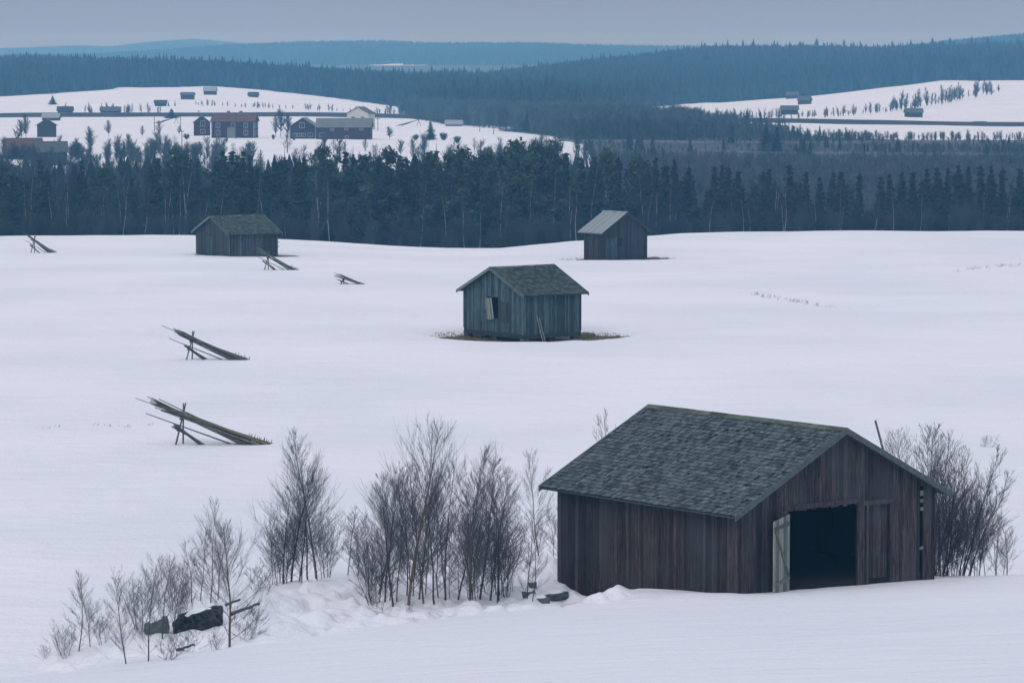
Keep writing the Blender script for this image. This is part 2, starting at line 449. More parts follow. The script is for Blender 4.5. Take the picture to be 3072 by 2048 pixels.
# far right barn
rbx, RBY = (603.1 - 512) / F_PX * 340, 340.0
rux, ruy = np.array([.788, .616]), np.array([-.616, .788])
RW, RL = 5.6, 2.9
r0 = np.array([rbx, RBY])
mc = m0 + mux * MW / 2 + muy * ML / 2
rc = r0 + rux * RW / 2 + ruy * RL / 2
lc = l0 + lux * LW / 2 + luy * LL / 2
BARNS_MELT.append((mc[0] + .6, mc[1] - .6, 0.0, 6.4, 5.9, .42))
BARNS_MELT.append((rc[0], rc[1] - .3, 0.0, 5.6, 5.5, .3))

# ------------------------------------------------------------------ ground sheet
def cover(X, Y):
    """R: forest floor, G: dead grass"""
    px = 512 + F_PX * X / np.maximum(Y, 20)
    R = np.zeros_like(X); G = np.zeros_like(X)
    n = vnoise(X / 14, Y / 30, 21); nb = vnoise(X / 60, Y / 90, 22)
    R = np.maximum(R, sst((Y - 418) / 6) * sst((560 - Y) / 30) * np.clip(.95 + n * .3, 0, 1))
    R = np.maximum(R, sst((Y - 500) / 20) * sst((np.interp(px, [0, 60, 240, 300, 560], [900, 800, 790, 700, 640]) + 60 * n - Y) / 40) * np.clip(.9 + n, 0, 1))
    yf = np.interp(px, [0, 114, 118, 240, 300, 390, 480, 560, 640, 700, 1024], [1640, 1690, 1730, 1740, 1720, 1600, 1400, 1420, 1640, 1860, 1900])
    R = np.maximum(R, sst((Y - yf - 25 * n) / 15))
    # dark scrub to the right of the village field
    e = np.interp(px, [380, 457, 583, 620], [1400, 1190, 960, 560])
    r_in = sst((px - 380) / 40) * sst((Y - e - 30 * n) / 30)
    hi = np.interp(px, [380, 560, 640, 715, 790, 1024], [1700, 1500, 1330, 1260, 1185, 1110])
    hi2 = np.where(px > 790, np.interp(px, [790, 815, 900, 1024], [1110, 1040, 1005, 1000]), hi)
    r_in = r_in * sst((hi2 - Y) / 25 + .5)
    R = np.maximum(R, r_in * np.clip(.9 + nb, 0, 1))
    # clearings on the hills
    for (p, y, wpx, wy, s) in ((398, 5200, 30, 48, 0), (424, 5262, 13, 62, .9), (440, 5330, 20, 26, .4), (415, 5420, 30, 40, 0), (92, 2330, 17, 60, .8), (960, 2150, 10, 40, 0), (330, 8600, 10, 60, 0), (100, 8700, 8, 60, 0)):
        q = ((px - p) / wpx) ** 2 + ((Y - y - s * (px - p) * 2) / wy) ** 2
        R = R * (1 - sst((1.2 - q) / .3))
    for (bx_, by_, a, hw, hl, dep) in BARNS_MELT:
        q = np.sqrt(((X - bx_) / hw) ** 2 + ((Y - by_) / hl) ** 2) + .28 * vnoise(X / 1.3, Y / 1.6, 51) + .12 * vnoise(X / .4, Y / .5, 52)
        G = np.maximum(G, sst((1.1 - q) / .22))
    # melted strip along the left far barn, and earth by the big barn's far corner
    q = np.sqrt(((X - lc[0] - 1) / 5.2) ** 2 + ((Y - lc[1]) / 3.2) ** 2); G = np.maximum(G, .8 * sst((1.1 - q) / .15))
    q = np.sqrt(((X - 1.9) / 1.1) ** 2 + ((Y - 120.6) / .9) ** 2); G = np.maximum(G, .0 * sst((1.1 - q) / .3))
    u = (X - NB['x']) * .7826 + (Y - NB['y']) * .6225; v = -(X - NB['x']) * .6225 + (Y - NB['y']) * .7826
    B = ((u > .02) & (u < 8.98) & (v > .02) & (v < 9.38)).astype(float)  # dirt floor inside the big barn, coloured near-black to keep the doorway dark
    return R, G, B

ys = np.concatenate([np.arange(-12, 70, 3.0), np.arange(70, 96, .8), np.arange(96, 134, .22), np.arange(134, 215, 1.0),
                     np.arange(215, 245, .4), np.arange(245, 440, 1.2), np.geomspace(440, 2000, 170), np.geomspace(2010, 12000, 150)])
ts = np.concatenate([-np.geomspace(1.3, .22, 22)[:-1], np.linspace(-.22, .22, 620), np.geomspace(.22, 1.3, 22)[1:]])
TT, YY = np.meshgrid(ts, ys)
XX = TT * (YY + 14)
ZZ = terr(XX, YY)
nr, nc = XX.shape
Vg = np.stack([XX.ravel(), YY.ravel(), ZZ.ravel()], 1)
ii = (np.arange(nr - 1)[:, None] * nc + np.arange(nc - 1)[None]).ravel()
Fg = np.stack([ii, ii + 1, ii + nc + 1, ii + nc], 1)
mbg = MB().add(Vg, Fg)
ground = mbg.build('snow_ground', ground_mat(), None, smooth=True)
tag(ground, kind='structure')
Rc, Gc, Bc = cover(Vg[:, 0], Vg[:, 1])
ca = ground.data.attributes.new('cover', 'FLOAT_COLOR', 'POINT')
ca.data.foreach_set('color', np.stack([Rc, Gc, Bc, Rc * 0 + 1], 1).ravel())

# ------------------------------------------------------------------ barns
def plank_wall(P, u0, u1, ztop, zbot, openings, pw, mb, rr, t=.022, jit=.008, ragged=0.0):
    cuts = [u0]
    edges = sorted([o[0] for o in openings] + [o[1] for o in openings] + [u1])
    u = u0
    while u < u1 - 1e-4:
        nxt = u + pw * rr.uniform(.75, 1.3)
        for e_ in edges:
            if u + 1e-4 < e_ < nxt + pw * .35: nxt = e_; break
        nxt = min(nxt, u1); cuts.append(nxt); u = nxt
    for a, b in zip(cuts[:-1], cuts[1:]):
        m = (a + b) / 2
        segs = [(zbot, None)]
        for (o0, o1, v0, v1) in openings:
            if o0 < m < o1:
                segs = [(zbot, v0), (v1, None)] if v0 > zbot + .05 else [(v1, None)]
        g = .004
        for (lo, hi) in segs:
            d0 = rr.uniform(0, jit); d1 = d0 + t
            za, zb = (ztop(a), ztop(b)) if hi is None else (hi, hi)
            lo2 = lo - (rr.uniform(0, ragged) if ragged and lo > 0 else 0)
            tw = rr.uniform(-.004, .004)
            pts = [P(a + g, d0, lo2), P(b - g, d0 + tw, lo2), P(b - g, d1 + tw, lo2), P(a + g, d1, lo2),
                   P(a + g, d0, za), P(b - g, d0 + tw, zb), P(b - g, d1 + tw, zb), P(a + g, d1, za)]
            mb.hexa(pts, rr.random())

def shingles(mb, O, S, T, slen, tlen, exp, sw, rr, rough=.012, Nn=None):
    """rows of split shingles from the eave O up S, along T"""
    O, S, T = map(lambda v: np.array(v, float), (O, S, T))
    Nn = np.cross(T, S); Nn /= np.linalg.norm(Nn)
    if Nn[2] < 0: Nn = -Nn
    rows = int(slen / exp) + 1
    for i in range(rows):
        s0 = i * exp; t = -rr.uniform(0, sw)
        wob = rr.uniform(-.012, .012)
        while t < tlen:
            w_ = sw * rr.uniform(.6, 1.35)
            a, b = max(t, 0), min(t + w_ - .006, tlen)
            t += w_
            if b - a < .02: continue
            if rr.random() < .03 and 0 < i < rows - 1: continue
            ds = rr.uniform(-.03, .02) + wob; l = min(exp * 1.7, slen + .02 - s0 - ds)
            if l < .03: continue
            th = .016 + rr.uniform(0, rough); lift = .034 + rr.uniform(0, rough * 1.6)
            p = lambda s_, t_, n_: O + S * s_ + T * t_ + Nn * n_
            sk = rr.uniform(-.01, .01)
            mb.hexa([p(s0 + ds, a + sk, lift), p(s0 + ds, b + sk, lift), p(s0 + ds + l, b, .004), p(s0 + ds + l, a, .004),
                     p(s0 + ds, a + sk, lift + th), p(s0 + ds, b + sk, lift + th), p(s0 + ds + l, b, .004 + th), p(s0 + ds + l, a, .004 + th)], rr.random())

def barn(name, label, loc, rz, W, L, h, r, eo, go, wall, gable, roof, opens, exp=.25, sw=.15, pw=.16, zbot=-1.0, seed=1,
         bargemat=None, ridgemat=None, sag=0.0, boarded_roof=False, ragged=0.0):
    rr = random.Random(seed)
    root = empty(name, loc, rz, label, 'barn')
    zt_g = lambda u: h + r * (1 - abs(2 * u / W - 1)) - .03
    zt_l = lambda u: h - .03
    walls = {'front': (lambda u, d, z: (u, -d, z), W, zt_g), 'back': (lambda u, d, z: (u, L + d, z), W, zt_g),
             'left': (lambda u, d, z: (-d, u, z), L, zt_l), 'right': (lambda u, d, z: (W + d, u, z), L, zt_l)}
    inner = MB()
    for k, (P, ln, zt) in walls.items():
        mb = MB()
        plank_wall(P, -.02, ln + .02, zt, zbot, opens.get(k, []), pw, mb, rr, ragged=ragged)
        mb.build('wall', gable if k in ('front', 'back') else wall, root)
        Pi = (lambda P: (lambda u, d, z: P(u, d - .06, z)))(P)
        plank_wall(Pi, .05, ln - .05, zt, zbot, opens.get(k, []), .5, inner, rr, t=.02, jit=0)
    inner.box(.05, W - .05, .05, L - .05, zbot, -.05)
    inner.build('light_tight_lining', M['inner'], root)  # added board layer behind the planks, keeps light from leaking through the gaps
    # roof deck + shingles
    sl = r / (W / 2); ln = math.hypot(W / 2 + eo, (W / 2 + eo) * sl)
    Sx = (W / 2 + eo) / ln; Sz = (W / 2 + eo) * sl / ln
    rf = MB()
    ze = h - eo * sl; zr = h + r
    th = .05
    for sgn in (0, 1):
        xe = -eo if not sgn else W + eo
        pts = [(xe, -go, ze), (xe, L + go, ze), (W / 2, L + go, zr), (W / 2, -go, zr)]
        low = [(a, b, c - th) for a, b, c in pts]
        rf.hexa((low + pts) if not sgn else (low[::-1] + pts[::-1]), .2)
        S = (Sx if not sgn else -Sx, 0, Sz)
        if boarded_roof:
            shingles(rf, (xe, -go, ze + .002), S, (0, 1, 0), ln, L + 2 * go, ln, .17, rr, .006)
        else:
            shingles(rf, (xe, -go, ze + .002), S, (0, 1, 0), ln, L + 2 * go, exp, sw, rr)
    o = rf.build('roof', roof, root)
    rd = MB()
    n = 12
    for sgn in (-1, 1):
        for i in range(n):
            a = -go - .02 + (L + 2 * go + .04) * i / n; b = -go - .02 + (L + 2 * go + .04) * (i + 1) / n - .008
            z = zr + .085 + rr.uniform(-.006, .006)
            pts = [(W / 2, a, z), (W / 2, b, z), (W / 2 + sgn * .2, b, z - .2 * sl), (W / 2 + sgn * .2, a, z - .2 * sl)]
            low = [(p, q, s - .03) for p, q, s in pts]
            rd.hexa(low + pts if sgn < 0 else low[::-1] + pts[::-1], rr.random())
    rd.build('ridge_cap', ridgemat or M['ridge'], root)
    for yy in (-go - .03, L + go + .001):
        for sgn in (0, 1):
            b = MB()
            xe = -eo - .03 if not sgn else W + eo + .03
            zz = h - (eo + .03) * sl
            up, dn = .085, .13
            q = [(xe, yy, zz - dn), (xe, yy + .03, zz - dn), (W / 2, yy + .03, zr - dn), (W / 2, yy, zr - dn)]
            t_ = [(xe, yy, zz + up), (xe, yy + .03, zz + up), (W / 2, yy + .03, zr + up), (W / 2, yy, zr + up)]
            b.hexa(q + t_ if not sgn else q[::-1] + t_[::-1], rr.random())
            b.build('barge_board', bargemat or M['barge'], root)
    return root

# big red barn --------------------------------------------------------------
ops = {'front': [(2.27, 5.46, -1.2, 2.62), (5.98, 6.98, -.3, 2.5), (8.48, 8.62, -1.2, 2.95)]}
NBZ = -17.8
nb = barn('red_barn', 'large weathered dark red barn with grey shingle roof and open doorway in the foreground', (NB['x'], NB['y'], NBZ), NB['a'],
          NB['W'], NB['L'], 2.9, 2.3, .50, .42, M['red'], M['redgrey'], M['roof'], ops, exp=.20, sw=.145, pw=.16, zbot=-1.9, seed=3, ragged=.08)
rr = random.Random(5)
d = MB()     # hinged leaf swung out at the left of the doorway
hw, hh = 1.55, 2.62
ang = math.radians(180 + 27)
cx, sx_ = math.cos(ang), math.sin(ang)
def PD(u, d_, z): return (2.25 + cx * u - sx_ * d_, -.06 + sx_ * u + cx * d_, z)
leaf = MB(); plank_wall(PD, 0, hw, lambda u: hh - .12 - .05 * u, -1.1, [], .17, leaf, rr)
lf = leaf.build('door_leaf', M['door'], nb)
br = MB()
for (a, b) in (((.05, 2.2), (hw - .05, 2.16)), ((.05, .35), (hw - .05, .3)), ((.1, .42), (hw - .15, 2.1))):
    v = np.array([b[0] - a[0], b[1] - a[1]]); v /= np.linalg.norm(v); nrm = np.array([-v[1], v[0]]) * .06
    q = []
    for dd in (.032, .06):
        for (pt, s) in ((a, -1), (b, -1), (b, 1), (a, 1)):
            q.append(PD(pt[0] + s * nrm[0], dd, pt[1] + s * nrm[1]))
    br.hexa(q, rr.random())
br.build('door_brace', M['pole'], lf)
cl = MB()    # closed leaf standing in a shallow recess, framed by thick boards
plank_wall(lambda u, d_, z: (u, .09 - d_, z), 5.98, 6.98, lambda u: 2.5, -1.2, [], .16, cl, rr)
c_ = cl.build('door_leaf', M['redgrey'], nb)
fr = MB()
fr.box(5.47, 5.62, -.075, -.032, -1.2, 2.72, .9); fr.box(5.88, 5.98, -.07, -.032, -1.2, 2.5, .8)
fr.box(5.62, 7.1, -.07, -.032, 2.5, 2.66, .8); fr.box(6.98, 7.08, -.07, -.032, -1.2, 2.5, .35)
fr.build('door_frame', M['redgrey'], nb)
lt = MB(); lt.box(2.0, 5.47, -.07, -.032, 2.62, 2.78, .6); lt.build('door_lintel', M['redgrey'], nb)
for (za, zb) in ((2.62, 2.8), (2.38, 2.5), (2.1, 2.22), (.75, .85)):
    g = MB(); g.box(8.47, 8.63, -.03, .0, za, zb, .9); g.build('batten', M['pole'], nb)
for (x_, y_) in ((-.035, -.035), (9.11, -.035)):
    g = MB(); g.box(x_, x_ + .13 if x_ < 0 else x_ + .05, y_, y_ - .03, -1.9, 2.85, .25) ; g.build('corner_board', M['red'], nb)

# middle hay barn -----------------------------------------------------------
ma = math.atan2(mux[1], mux[0])
mz = -18.40
ops2 = {'front': [(2.55, 3.85, .95, 2.38)]}
mb_ = barn('hay_barn', 'grey boarded hay barn with crooked hanging hatch in the middle of the snow field', (m0[0], m0[1], mz), ma,
           MW, ML, 2.78, 1.52, .40, .36, M['grey'], M['grey'], M['moss'], ops2, exp=.28, sw=.2, pw=.15, zbot=.06, seed=9, ragged=.05)
ft = MB()
for (x_, y_) in ((.2, .2), (MW / 2, .2), (MW - .25, .2), (MW - .25, ML / 2), (MW - .25, ML - .3), (.2, ML - .3)):
    ft = MB(); ft.box(x_ - .22, x_ + .22, y_ - .22, y_ + .22, -1.2, -.26, random.random())
    ft.build('footing_stone', M['stone'], mb_)
sl_ = MB(); sl_.box(-.03, MW + .03, -.03, .15, -.25, .04, .4); sl_.box(MW - .15, MW + .03, .16, ML, -.25, .04, .6); sl_.box(-.03, .15, .16, ML, -.25, .04, .6)
sl_.build('sill_log', M['darkgrey'], mb_)
rr = random.Random(8)
hatch = MB()
def PH(u, d_, z):     # hatch leaf hanging crooked out of the opening
    zz = z - 1.65; uu = u - .4; a_ = .36
    return (2.98 + uu * math.cos(a_) + zz * math.sin(a_) * -1 * .9, -.16 - d_ - (1.2 - z) * .10, 1.62 + zz * math.cos(a_) + uu * math.sin(a_) * .4)
plank_wall(PH, 0, .8, lambda u: 2.34, .85, [], .16, hatch, rr)
hatch.build('hatch_leaf', M['door'], mb_)
sd_ = MB()   # dark sliding door boards right of the hatch and the panel left of it
plank_wall(lambda u, d_, z: (u, -.036 - d_, z), 3.88, 5.1, lambda u: 2.1, .7, [], .16, sd_, rr)
sd_.build('door_leaf', M['darkgrey'], mb_)
sd2 = MB(); plank_wall(lambda u, d_, z: (u, -.036 - d_, z), 1.55, 2.5, lambda u: 2.2, .65, [], .16, sd2, rr); sd2.build('door_leaf', M['grey'], mb_)
for (x_, y_) in ((-.04, -.04), (MW - .09, -.04)):
    g = MB(); g.box(x_, x_ + .13, y_ - .028, y_ , .14, 2.72, .85); g.build('corner_board', M['grey'], mb_)
g = MB(); g.box(MW + .036, MW + .062, -.03, .1, .14, 2.72, .85); g.build('corner_board', M['grey'], mb_)
g = MB(); g.box(MW + .036, MW + .062, ML - .1, ML + .03, .14, 2.72, .1); g.build('corner_board', M['darkgrey'], mb_)

# far barns -----------------------------------------------------------------
lz = -19.6
lb = barn('hay_barn', 'dark hay barn with mossy shingle roof at the forest edge on the left', (l0[0], l0[1], lz), math.atan2(lux[1], lux[0]),
          LW, LL, 2.35, 1.5, .35, .35, M['darkgrey'], M['darkgrey'], M['moss'], {}, exp=.3, sw=.22, pw=.17, zbot=-1, seed=12)
g = MB(); plank_wall(lambda u, d_, z: (u, -.036 - d_, z), 2.2, 3.6, lambda u: 1.9, 0, [], .16, g, rr); g.build('door_leaf', M['grey'], lb)
g = MB(); g.box(LW + .036, LW + .07, 1.1, 1.24, -.5, 2.3, .9); g.build('batten', M['grey'], lb)
g = MB(); g.box(LW - .1, LW + .03, -.07, -.036, -.5, 2.3, .7); g.build('corner_board', M['grey'], lb)
for k in range(4):
    g = MB(); g.box(LW - .02, LW + .18, LL + .02, LL + .1, .9 + k * .4, .97 + k * .4, .5); g.build('peg', M['pole'], lb)
rz_ = -19.48
rb = barn('hay_barn', 'dark brown hay barn with pale grey board roof near the forest edge', (r0[0], r0[1], rz_), math.atan2(rux[1], rux[0]),
          RW, RL, 2.5, 1.7, .45, .45, M['brownwall'], M['darkgrey'], M['paleroof'], {}, pw=.17, zbot=-1, seed=14, bargemat=M['darkgrey'], ridgemat=M['paleroof'], boarded_roof=True)
g = MB(); plank_wall(lambda u, d_, z: (u, -.036 - d_, z), .35, 1.7, lambda u: 1.75, -.3, [], .18, g, rr); g.build('door_leaf', M['grey'], rb)
g = MB(); g.box(1.85, 2.4, -.06, -.036, .9, 1.7, .2); g.build('hatch_leaf', M['inner'], rb)

# ------------------------------------------------------------------ loose poles, boards
def log(name, p0, p1, r0_, r1_, mat, label, cat, wob=.0, seed=0):
    rr = random.Random(seed)
    p0, p1 = np.array(p0, float), np.array(p1, float)
    n = 6; pts = [p0 + (p1 - p0) * i / n + (np.array([rr.uniform(-1, 1), rr.uniform(-1, 1), rr.uniform(-1, 1)]) * wob if 0 < i < n else 0) for i in range(n + 1)]
    S = [[*(pts[i] - p0), *(pts[i + 1] - p0), r0_ + (r1_ - r0_) * i / n, r0_ + (r1_ - r0_) * (i + 1) / n] for i in range(n)]
    V, F = tubes(S, 6)
    o = MB().add(V, F, .6).build(name, mat, None, True)
    o.location = p0
    return tag(o, label, cat)

def loc_mid(u, d_, z):
    p = m0 + mux * u - muy * 0 + (np.array([0, 0]))
    q = p + (-muy) * d_
    return (q[0], q[1], mz + z)
p = loc_mid(2.75, .25, 1.45); g_ = hit(463.5, 331.5)
log('pole', (g_[0], g_[1], g_[2] - .05), p, .035, .03, M['pole'], 'slanting thin pole propping the hanging hatch of the grey hay barn', 'pole', .02, 1)
for k, (du, lab) in enumerate(((1.0, 'left of the two upright poles leaning on the long wall of the grey hay barn'), (1.22, 'right of the two upright poles leaning on the long wall of the grey hay barn'))):
    q = m0 + mux * (MW + .8) + muy * du; q2 = m0 + mux * (MW + .12) + muy * (du - .08)
    log('pole', (q[0], q[1], tz(q[0], q[1]) - .1), (q2[0], q2[1], mz + (1.35 if k == 0 else 1.1)), .04, .032, M['door'], lab, 'pole', .01, k + 2)
# pole standing in snow behind the big barn
g_ = atY(922, 131)
zt_ = z_of(420, 131)
log('pole', (g_[0], g_[1], g_[2] - .2), (atY(876.5, 131)[0], 131, zt_), .06, .045, M['pole'], 'bare pole standing behind the roof of the big red barn', 'pole', .01, 6)

# ------------------------------------------------------------------ hay pole stacks
def pole_stack(px_t, py_t, width_m, h_m, label, seed, n=22, flip=1, low=False, rz=0.0, short=5):
    rr = random.Random(seed)
    x, y, z = hit(px_t, py_t)
    root = empty('hay_pole_stack', (x, y, z), rz, label, 'pole stack', 'stacks of hay drying poles leaning on trestles in the snow field')
    def g(px_, py_):    # local ground height
        c, s = math.cos(rz), math.sin(rz)
        return tz(x + px_ * c - py_ * s, y + px_ * s + py_ * c) - z
    # trestle: two crossed legs and a cross bar
    H = h_m
    for (dx, dx2, yy) in ((-.42, .12, -.25), (-.05, .02, .3)):
        V, F = tubes([[dx, yy, g(dx, yy) - .25, dx2, -yy * .3, H, .05, .04]], 6)
        MB().add(V, F, rr.random()).build('leg', M['pole'], root, True)
    V, F = tubes([[-.1, -.55, H * .64, -.04, .75, H * .65, .045, .04]], 6)
    MB().add(V, F, rr.random()).build('crossbar', M['pole'], root, True)
    V, F = tubes([[-.26, -.5, H * .36, -.2, .6, H * .36, .04, .035]], 6)
    MB().add(V, F, rr.random()).build('crossbar', M['pole'], root, True)
    for i in range(n):
        f = i / max(n - 1, 1)
        yy = rr.uniform(-.4, .5)
        xb = width_m * (.66 + .34 * (1 - f)) * rr.uniform(.97, 1.0)
        zb = g(xb, yy) - .08
        zt = H * .66 + .045 * (i % 6) + rr.uniform(-.03, .05)
        sl = (zt - zb) / (0 - xb)
        L = -rr.uniform(.1, width_m * .38)
        if i == 3: L = -width_m * .5
        if low: L = -rr.uniform(.1, width_m * .5)
        zE = zt + sl * L
        r = rr.uniform(.030, .050)
        mid = (xb / 2, yy, (zb + zt) / 2 - rr.uniform(.0, .03))
        V, F = tubes([[xb, yy, zb, *mid, r, r * .9], [*mid, L, yy + rr.uniform(-.1, .1), zE, r * .9, r * .55]], 5)
        m_ = MB().add(V, F, rr.random())
        if i % 3 == 0 and not low:     # peg stubs near the butt end
            for q in (.06, .14, .24):
                xx = xb * (1 - q); z_ = zb + (zt - zb) * q
                V, F = tubes([[xx, yy, z_, xx + .05, yy, z_ + .2, .022, .012]], 4); m_.add(V, F, rr.random())
        m_.build('pole', M['tanpole'] if (i % 7 == 4 and seed == 1) else M['pole'], root, True)
    for i in range(short):             # short poles on the lower bar
        yy = rr.uniform(-.4, .4); xb = width_m * rr.uniform(.19, .25)
        V, F = tubes([[xb, yy, g(xb, yy) - .05, -.35 - rr.uniform(0, .25), yy, H * .38 + .03 * i + .12, .045, .03]], 5)
        MB().add(V, F, rr.random()).build('pole', M['pole'], root, True)
    if not low:
        V, F = tubes([[width_m * .52, .2, g(width_m * .52, .2) - .05, -width_m * .40, .2, H * .74, .04, .02]], 5)
        MB().add(V, F, rr.random()).build('pole', M['pole'], root, True)
    return root
pole_stack(183.5, 444, 4.7, 2.05, 'largest hay pole stack leaning on a trestle nearest the bare birches on the left', 1, n=34)
pole_stack(192.5, 359, 3.7, 1.75, 'second hay pole stack above the largest one, in the open snow on the left', 2, n=28)
pole_stack(268.5, 269.5, 2.9, 1.7, 'hay pole stack standing just beside the left far barn', 3, n=16)
pole_stack(344, 283.6, 2.0, .62, 'low collapsed hay pole stack right of the left far barn', 4, n=12, low=True, short=2)
pole_stack(34.5, 252.5, 2.3, 1.7, 'hay pole stack at the far left edge poking above the field crest', 5, n=16)

# ------------------------------------------------------------------ tree generators
def grow(rr, p, d, L, r, depth, S, T, lev=0, up=.25):
    """a bent shoot; S collects thick wood, T twigs"""
    n = 5 if lev == 0 else 4
    pts = [p]; rad = [r]
    for i in range(n):
        d = d + np.array([rr.gauss(0, .075), rr.gauss(0, .075), up * .10 + rr.gauss(0, .04)])
        d = d / np.linalg.norm(d)
        pts.append(pts[-1] + d * L / n); rad.append(r * (1 - .8 * (i + 1) / n))
    for i in range(n):
        (S if r > .014 and lev == 0 else T).append([*pts[i], *pts[i + 1], max(rad[i], .003), max(rad[i + 1], .0025)])
    return pts, rad

def bare_tree(h, spread, seed, nbr=42, trunk_r=.045, stems=1, rise=(28, 50), start=.12, tw=7):
    rr = random.Random(seed)
    S, T = [], []
    for s in range(stems):
        lean = rr.uniform(0, .10) if stems == 1 else rr.uniform(.05, .34)
        az = rr.uniform(0, 6.28)
        hs = h * (1 if s == 0 else rr.uniform(.6, .98))
        p = np.array([0., 0, -.3]) + (np.array([math.cos(az), math.sin(az), 0]) * rr.uniform(0, .18) if stems > 1 else 0)
        d = np.array([math.cos(az) * lean, math.sin(az) * lean, 1.]); d /= np.linalg.norm(d)
        n = 10; pts = [p]; tr = trunk_r * (1 if s == 0 else rr.uniform(.5, .85)) 
        for i in range(n):
            d = d + np.array([rr.gauss(0, .05), rr.gauss(0, .05), .05]); d /= np.linalg.norm(d)
            pts.append(pts[-1] + d * (hs + .3) / n)
        rad = [tr * (1 - .9 * (i / n) ** 1.1) for i in range(n + 1)]
        for i in range(n): S.append([*pts[i], *pts[i + 1], rad[i], rad[i + 1]])
        nb_ = max(6, int(nbr / (stems ** .6)))
        for b in range(nb_):
            f = start + (1 - start) * ((b + rr.random()) / nb_) ** .85
            f = min(f, .985)
            k = min(int(f * n), n - 1); q = pts[k] + (pts[k + 1] - pts[k]) * (f * n - k)
            az = rr.uniform(0, 6.283); a = math.radians(rr.uniform(*rise)) * (1.1 - .35 * f)
            dd = np.array([math.cos(az) * math.sin(a), math.sin(az) * math.sin(a), math.cos(a)])
            prof = (1 - f) ** .65 * (.55 + 1.2 * min(f, .35))
            L = hs * spread * prof * rr.uniform(.6, 1.35) * 1.5 + .22
            r = max(rad[k] * .34 * rr.uniform(.6, 1), .005)
            bp, br_ = grow(rr, q, dd, L, r, 0, S, T, 1, .9)
            m = int(tw * (.5 + L / (h * .3)))
            for t in range(m):
                g = rr.uniform(.18, 1); j = min(int(g * 4), 3); qq = bp[j] + (bp[j + 1] - bp[j]) * (g * 4 - j)
                az2 = rr.uniform(0, 6.283); base = bp[j + 1] - bp[j]; base /= np.linalg.norm(base)
                d2 = base * 1.0 + np.array([math.cos(az2), math.sin(az2), rr.uniform(-.1, .6)]) * rr.uniform(.35, .7); d2 /= np.linalg.norm(d2)
                L2 = L * rr.uniform(.16, .42)
                m1 = qq + d2 * L2 * .5; m2 = m1 + (d2 + np.array([0, 0, .25])) * L2 * .5
                T.append([*qq, *m1, .0044, .0034]); T.append([*m1, *m2, .0034, .0024])
                if rr.random() < .6:
                    d3 = d2 + np.array([rr.gauss(0, .5), rr.gauss(0, .5), .2]); d3 /= np.linalg.norm(d3)
                    T.append([*m1, *(m1 + d3 * L2 * .5), .0032, .0022])
    return np.array(S), np.array(T)

def scale_tree(Sa, k, kr):
    Sa = Sa.copy(); Sa[:, :6] *= k; Sa[:, 6:] *= kr; return Sa

class Kind:
    """a kind of tree: the meshes of its parts, shared by all copies"""
    def __init__(s, name, parts): s.name, s.parts = name, parts
    def place(s, x, y, sc_, rz, label, cat, group=None, z=None, over=None):
        o = empty(s.name, (x, y, (tz(x, y) if z is None else z) - .05), rz, label, cat, group, sc_)
        for (nm, me) in s.parts:
            me = (over or {}).get(nm, me)
            c = bpy.data.objects.new(nm, me); C.objects.link(c); c.parent = o
        return o

def bt_kind(name, matT, matC, tr_name='trunk', cr_name='crown', thick=1.0, sidesS=5, **kw):
    S, T = bare_tree(**kw)
    T = T.copy(); T[:, 6:] *= thick
    V, F = tubes(S, sidesS); V2, F2 = tubes(T, 3)
    rs = np.repeat(rng.random(len(T)), 6)
    return Kind(name, [(tr_name, MB().add(V, F, .5).build(tr_name, matT, 'mesh', True)), (cr_name, MB().add(V2, F2, rs).build(cr_name, matC, 'mesh', True))])

# ------------------------------------------------------------------ foreground birches and scrub
near = []
for k in range(7):
    near.append(bt_kind('bare_birch', M['bark'] if k % 3 else M['tanbark'], M['twig'], h=5.0, spread=[.26, .31, .23, .34, .27, .30, .25][k], seed=30 + k, nbr=[46, 52, 40, 50, 54, 44, 48][k], trunk_r=[.042, .047, .036, .055, .042, .038, .042][k], thick=.8, tw=13, rise=(36, 62), start=.1))
bush = [bt_kind('bare_bush', M['bark'], M['twig'], tr_name='stems', cr_name='twigs', h=3.0, spread=.3, seed=50 + k, nbr=60, trunk_r=.017, stems=9, thick=.8, rise=(28, 58), start=.2, tw=5) for k in range(4)]
sapl = [bt_kind('bare_sapling', M['bark'], M['twig'], h=3.0, spread=.22, seed=60 + k, nbr=30, trunk_r=.02, thick=.8, rise=(30, 58), start=.12, tw=8) for k in range(3)]
scrub = [bt_kind('bare_bush', M['bark'], M['twig'], tr_name='stems', cr_name='twigs', h=1.2, spread=.32, seed=70 + k, nbr=24, trunk_r=.007, stems=6, thick=.7, rise=(30, 60), start=.1, tw=4) for k in range(3)]
D = 1 / 2.297       # the photograph as first viewed (2352 px wide) to render pixels
def plant(kind, base_h, dx, dy, dtop, label, cat, Y=None, wide=1.0, group=None, rz=None, over=None):
    """dx, dy: foot of the plant, dtop: height of its tip (in photo pixels); Y forces a distance where a bank hides the foot"""
    if Y is None: x, y, z = hit(dx * D, dy * D, 90)
    else: x, y, z = atY(dx * D, Y)
    h = z_of(dtop * D, y) - z
    s = h / base_h
    return kind.place(x, y, (s * wide, s * wide, s), rng.random() * 6.28 if rz is None else rz, label, cat, group, over=over)

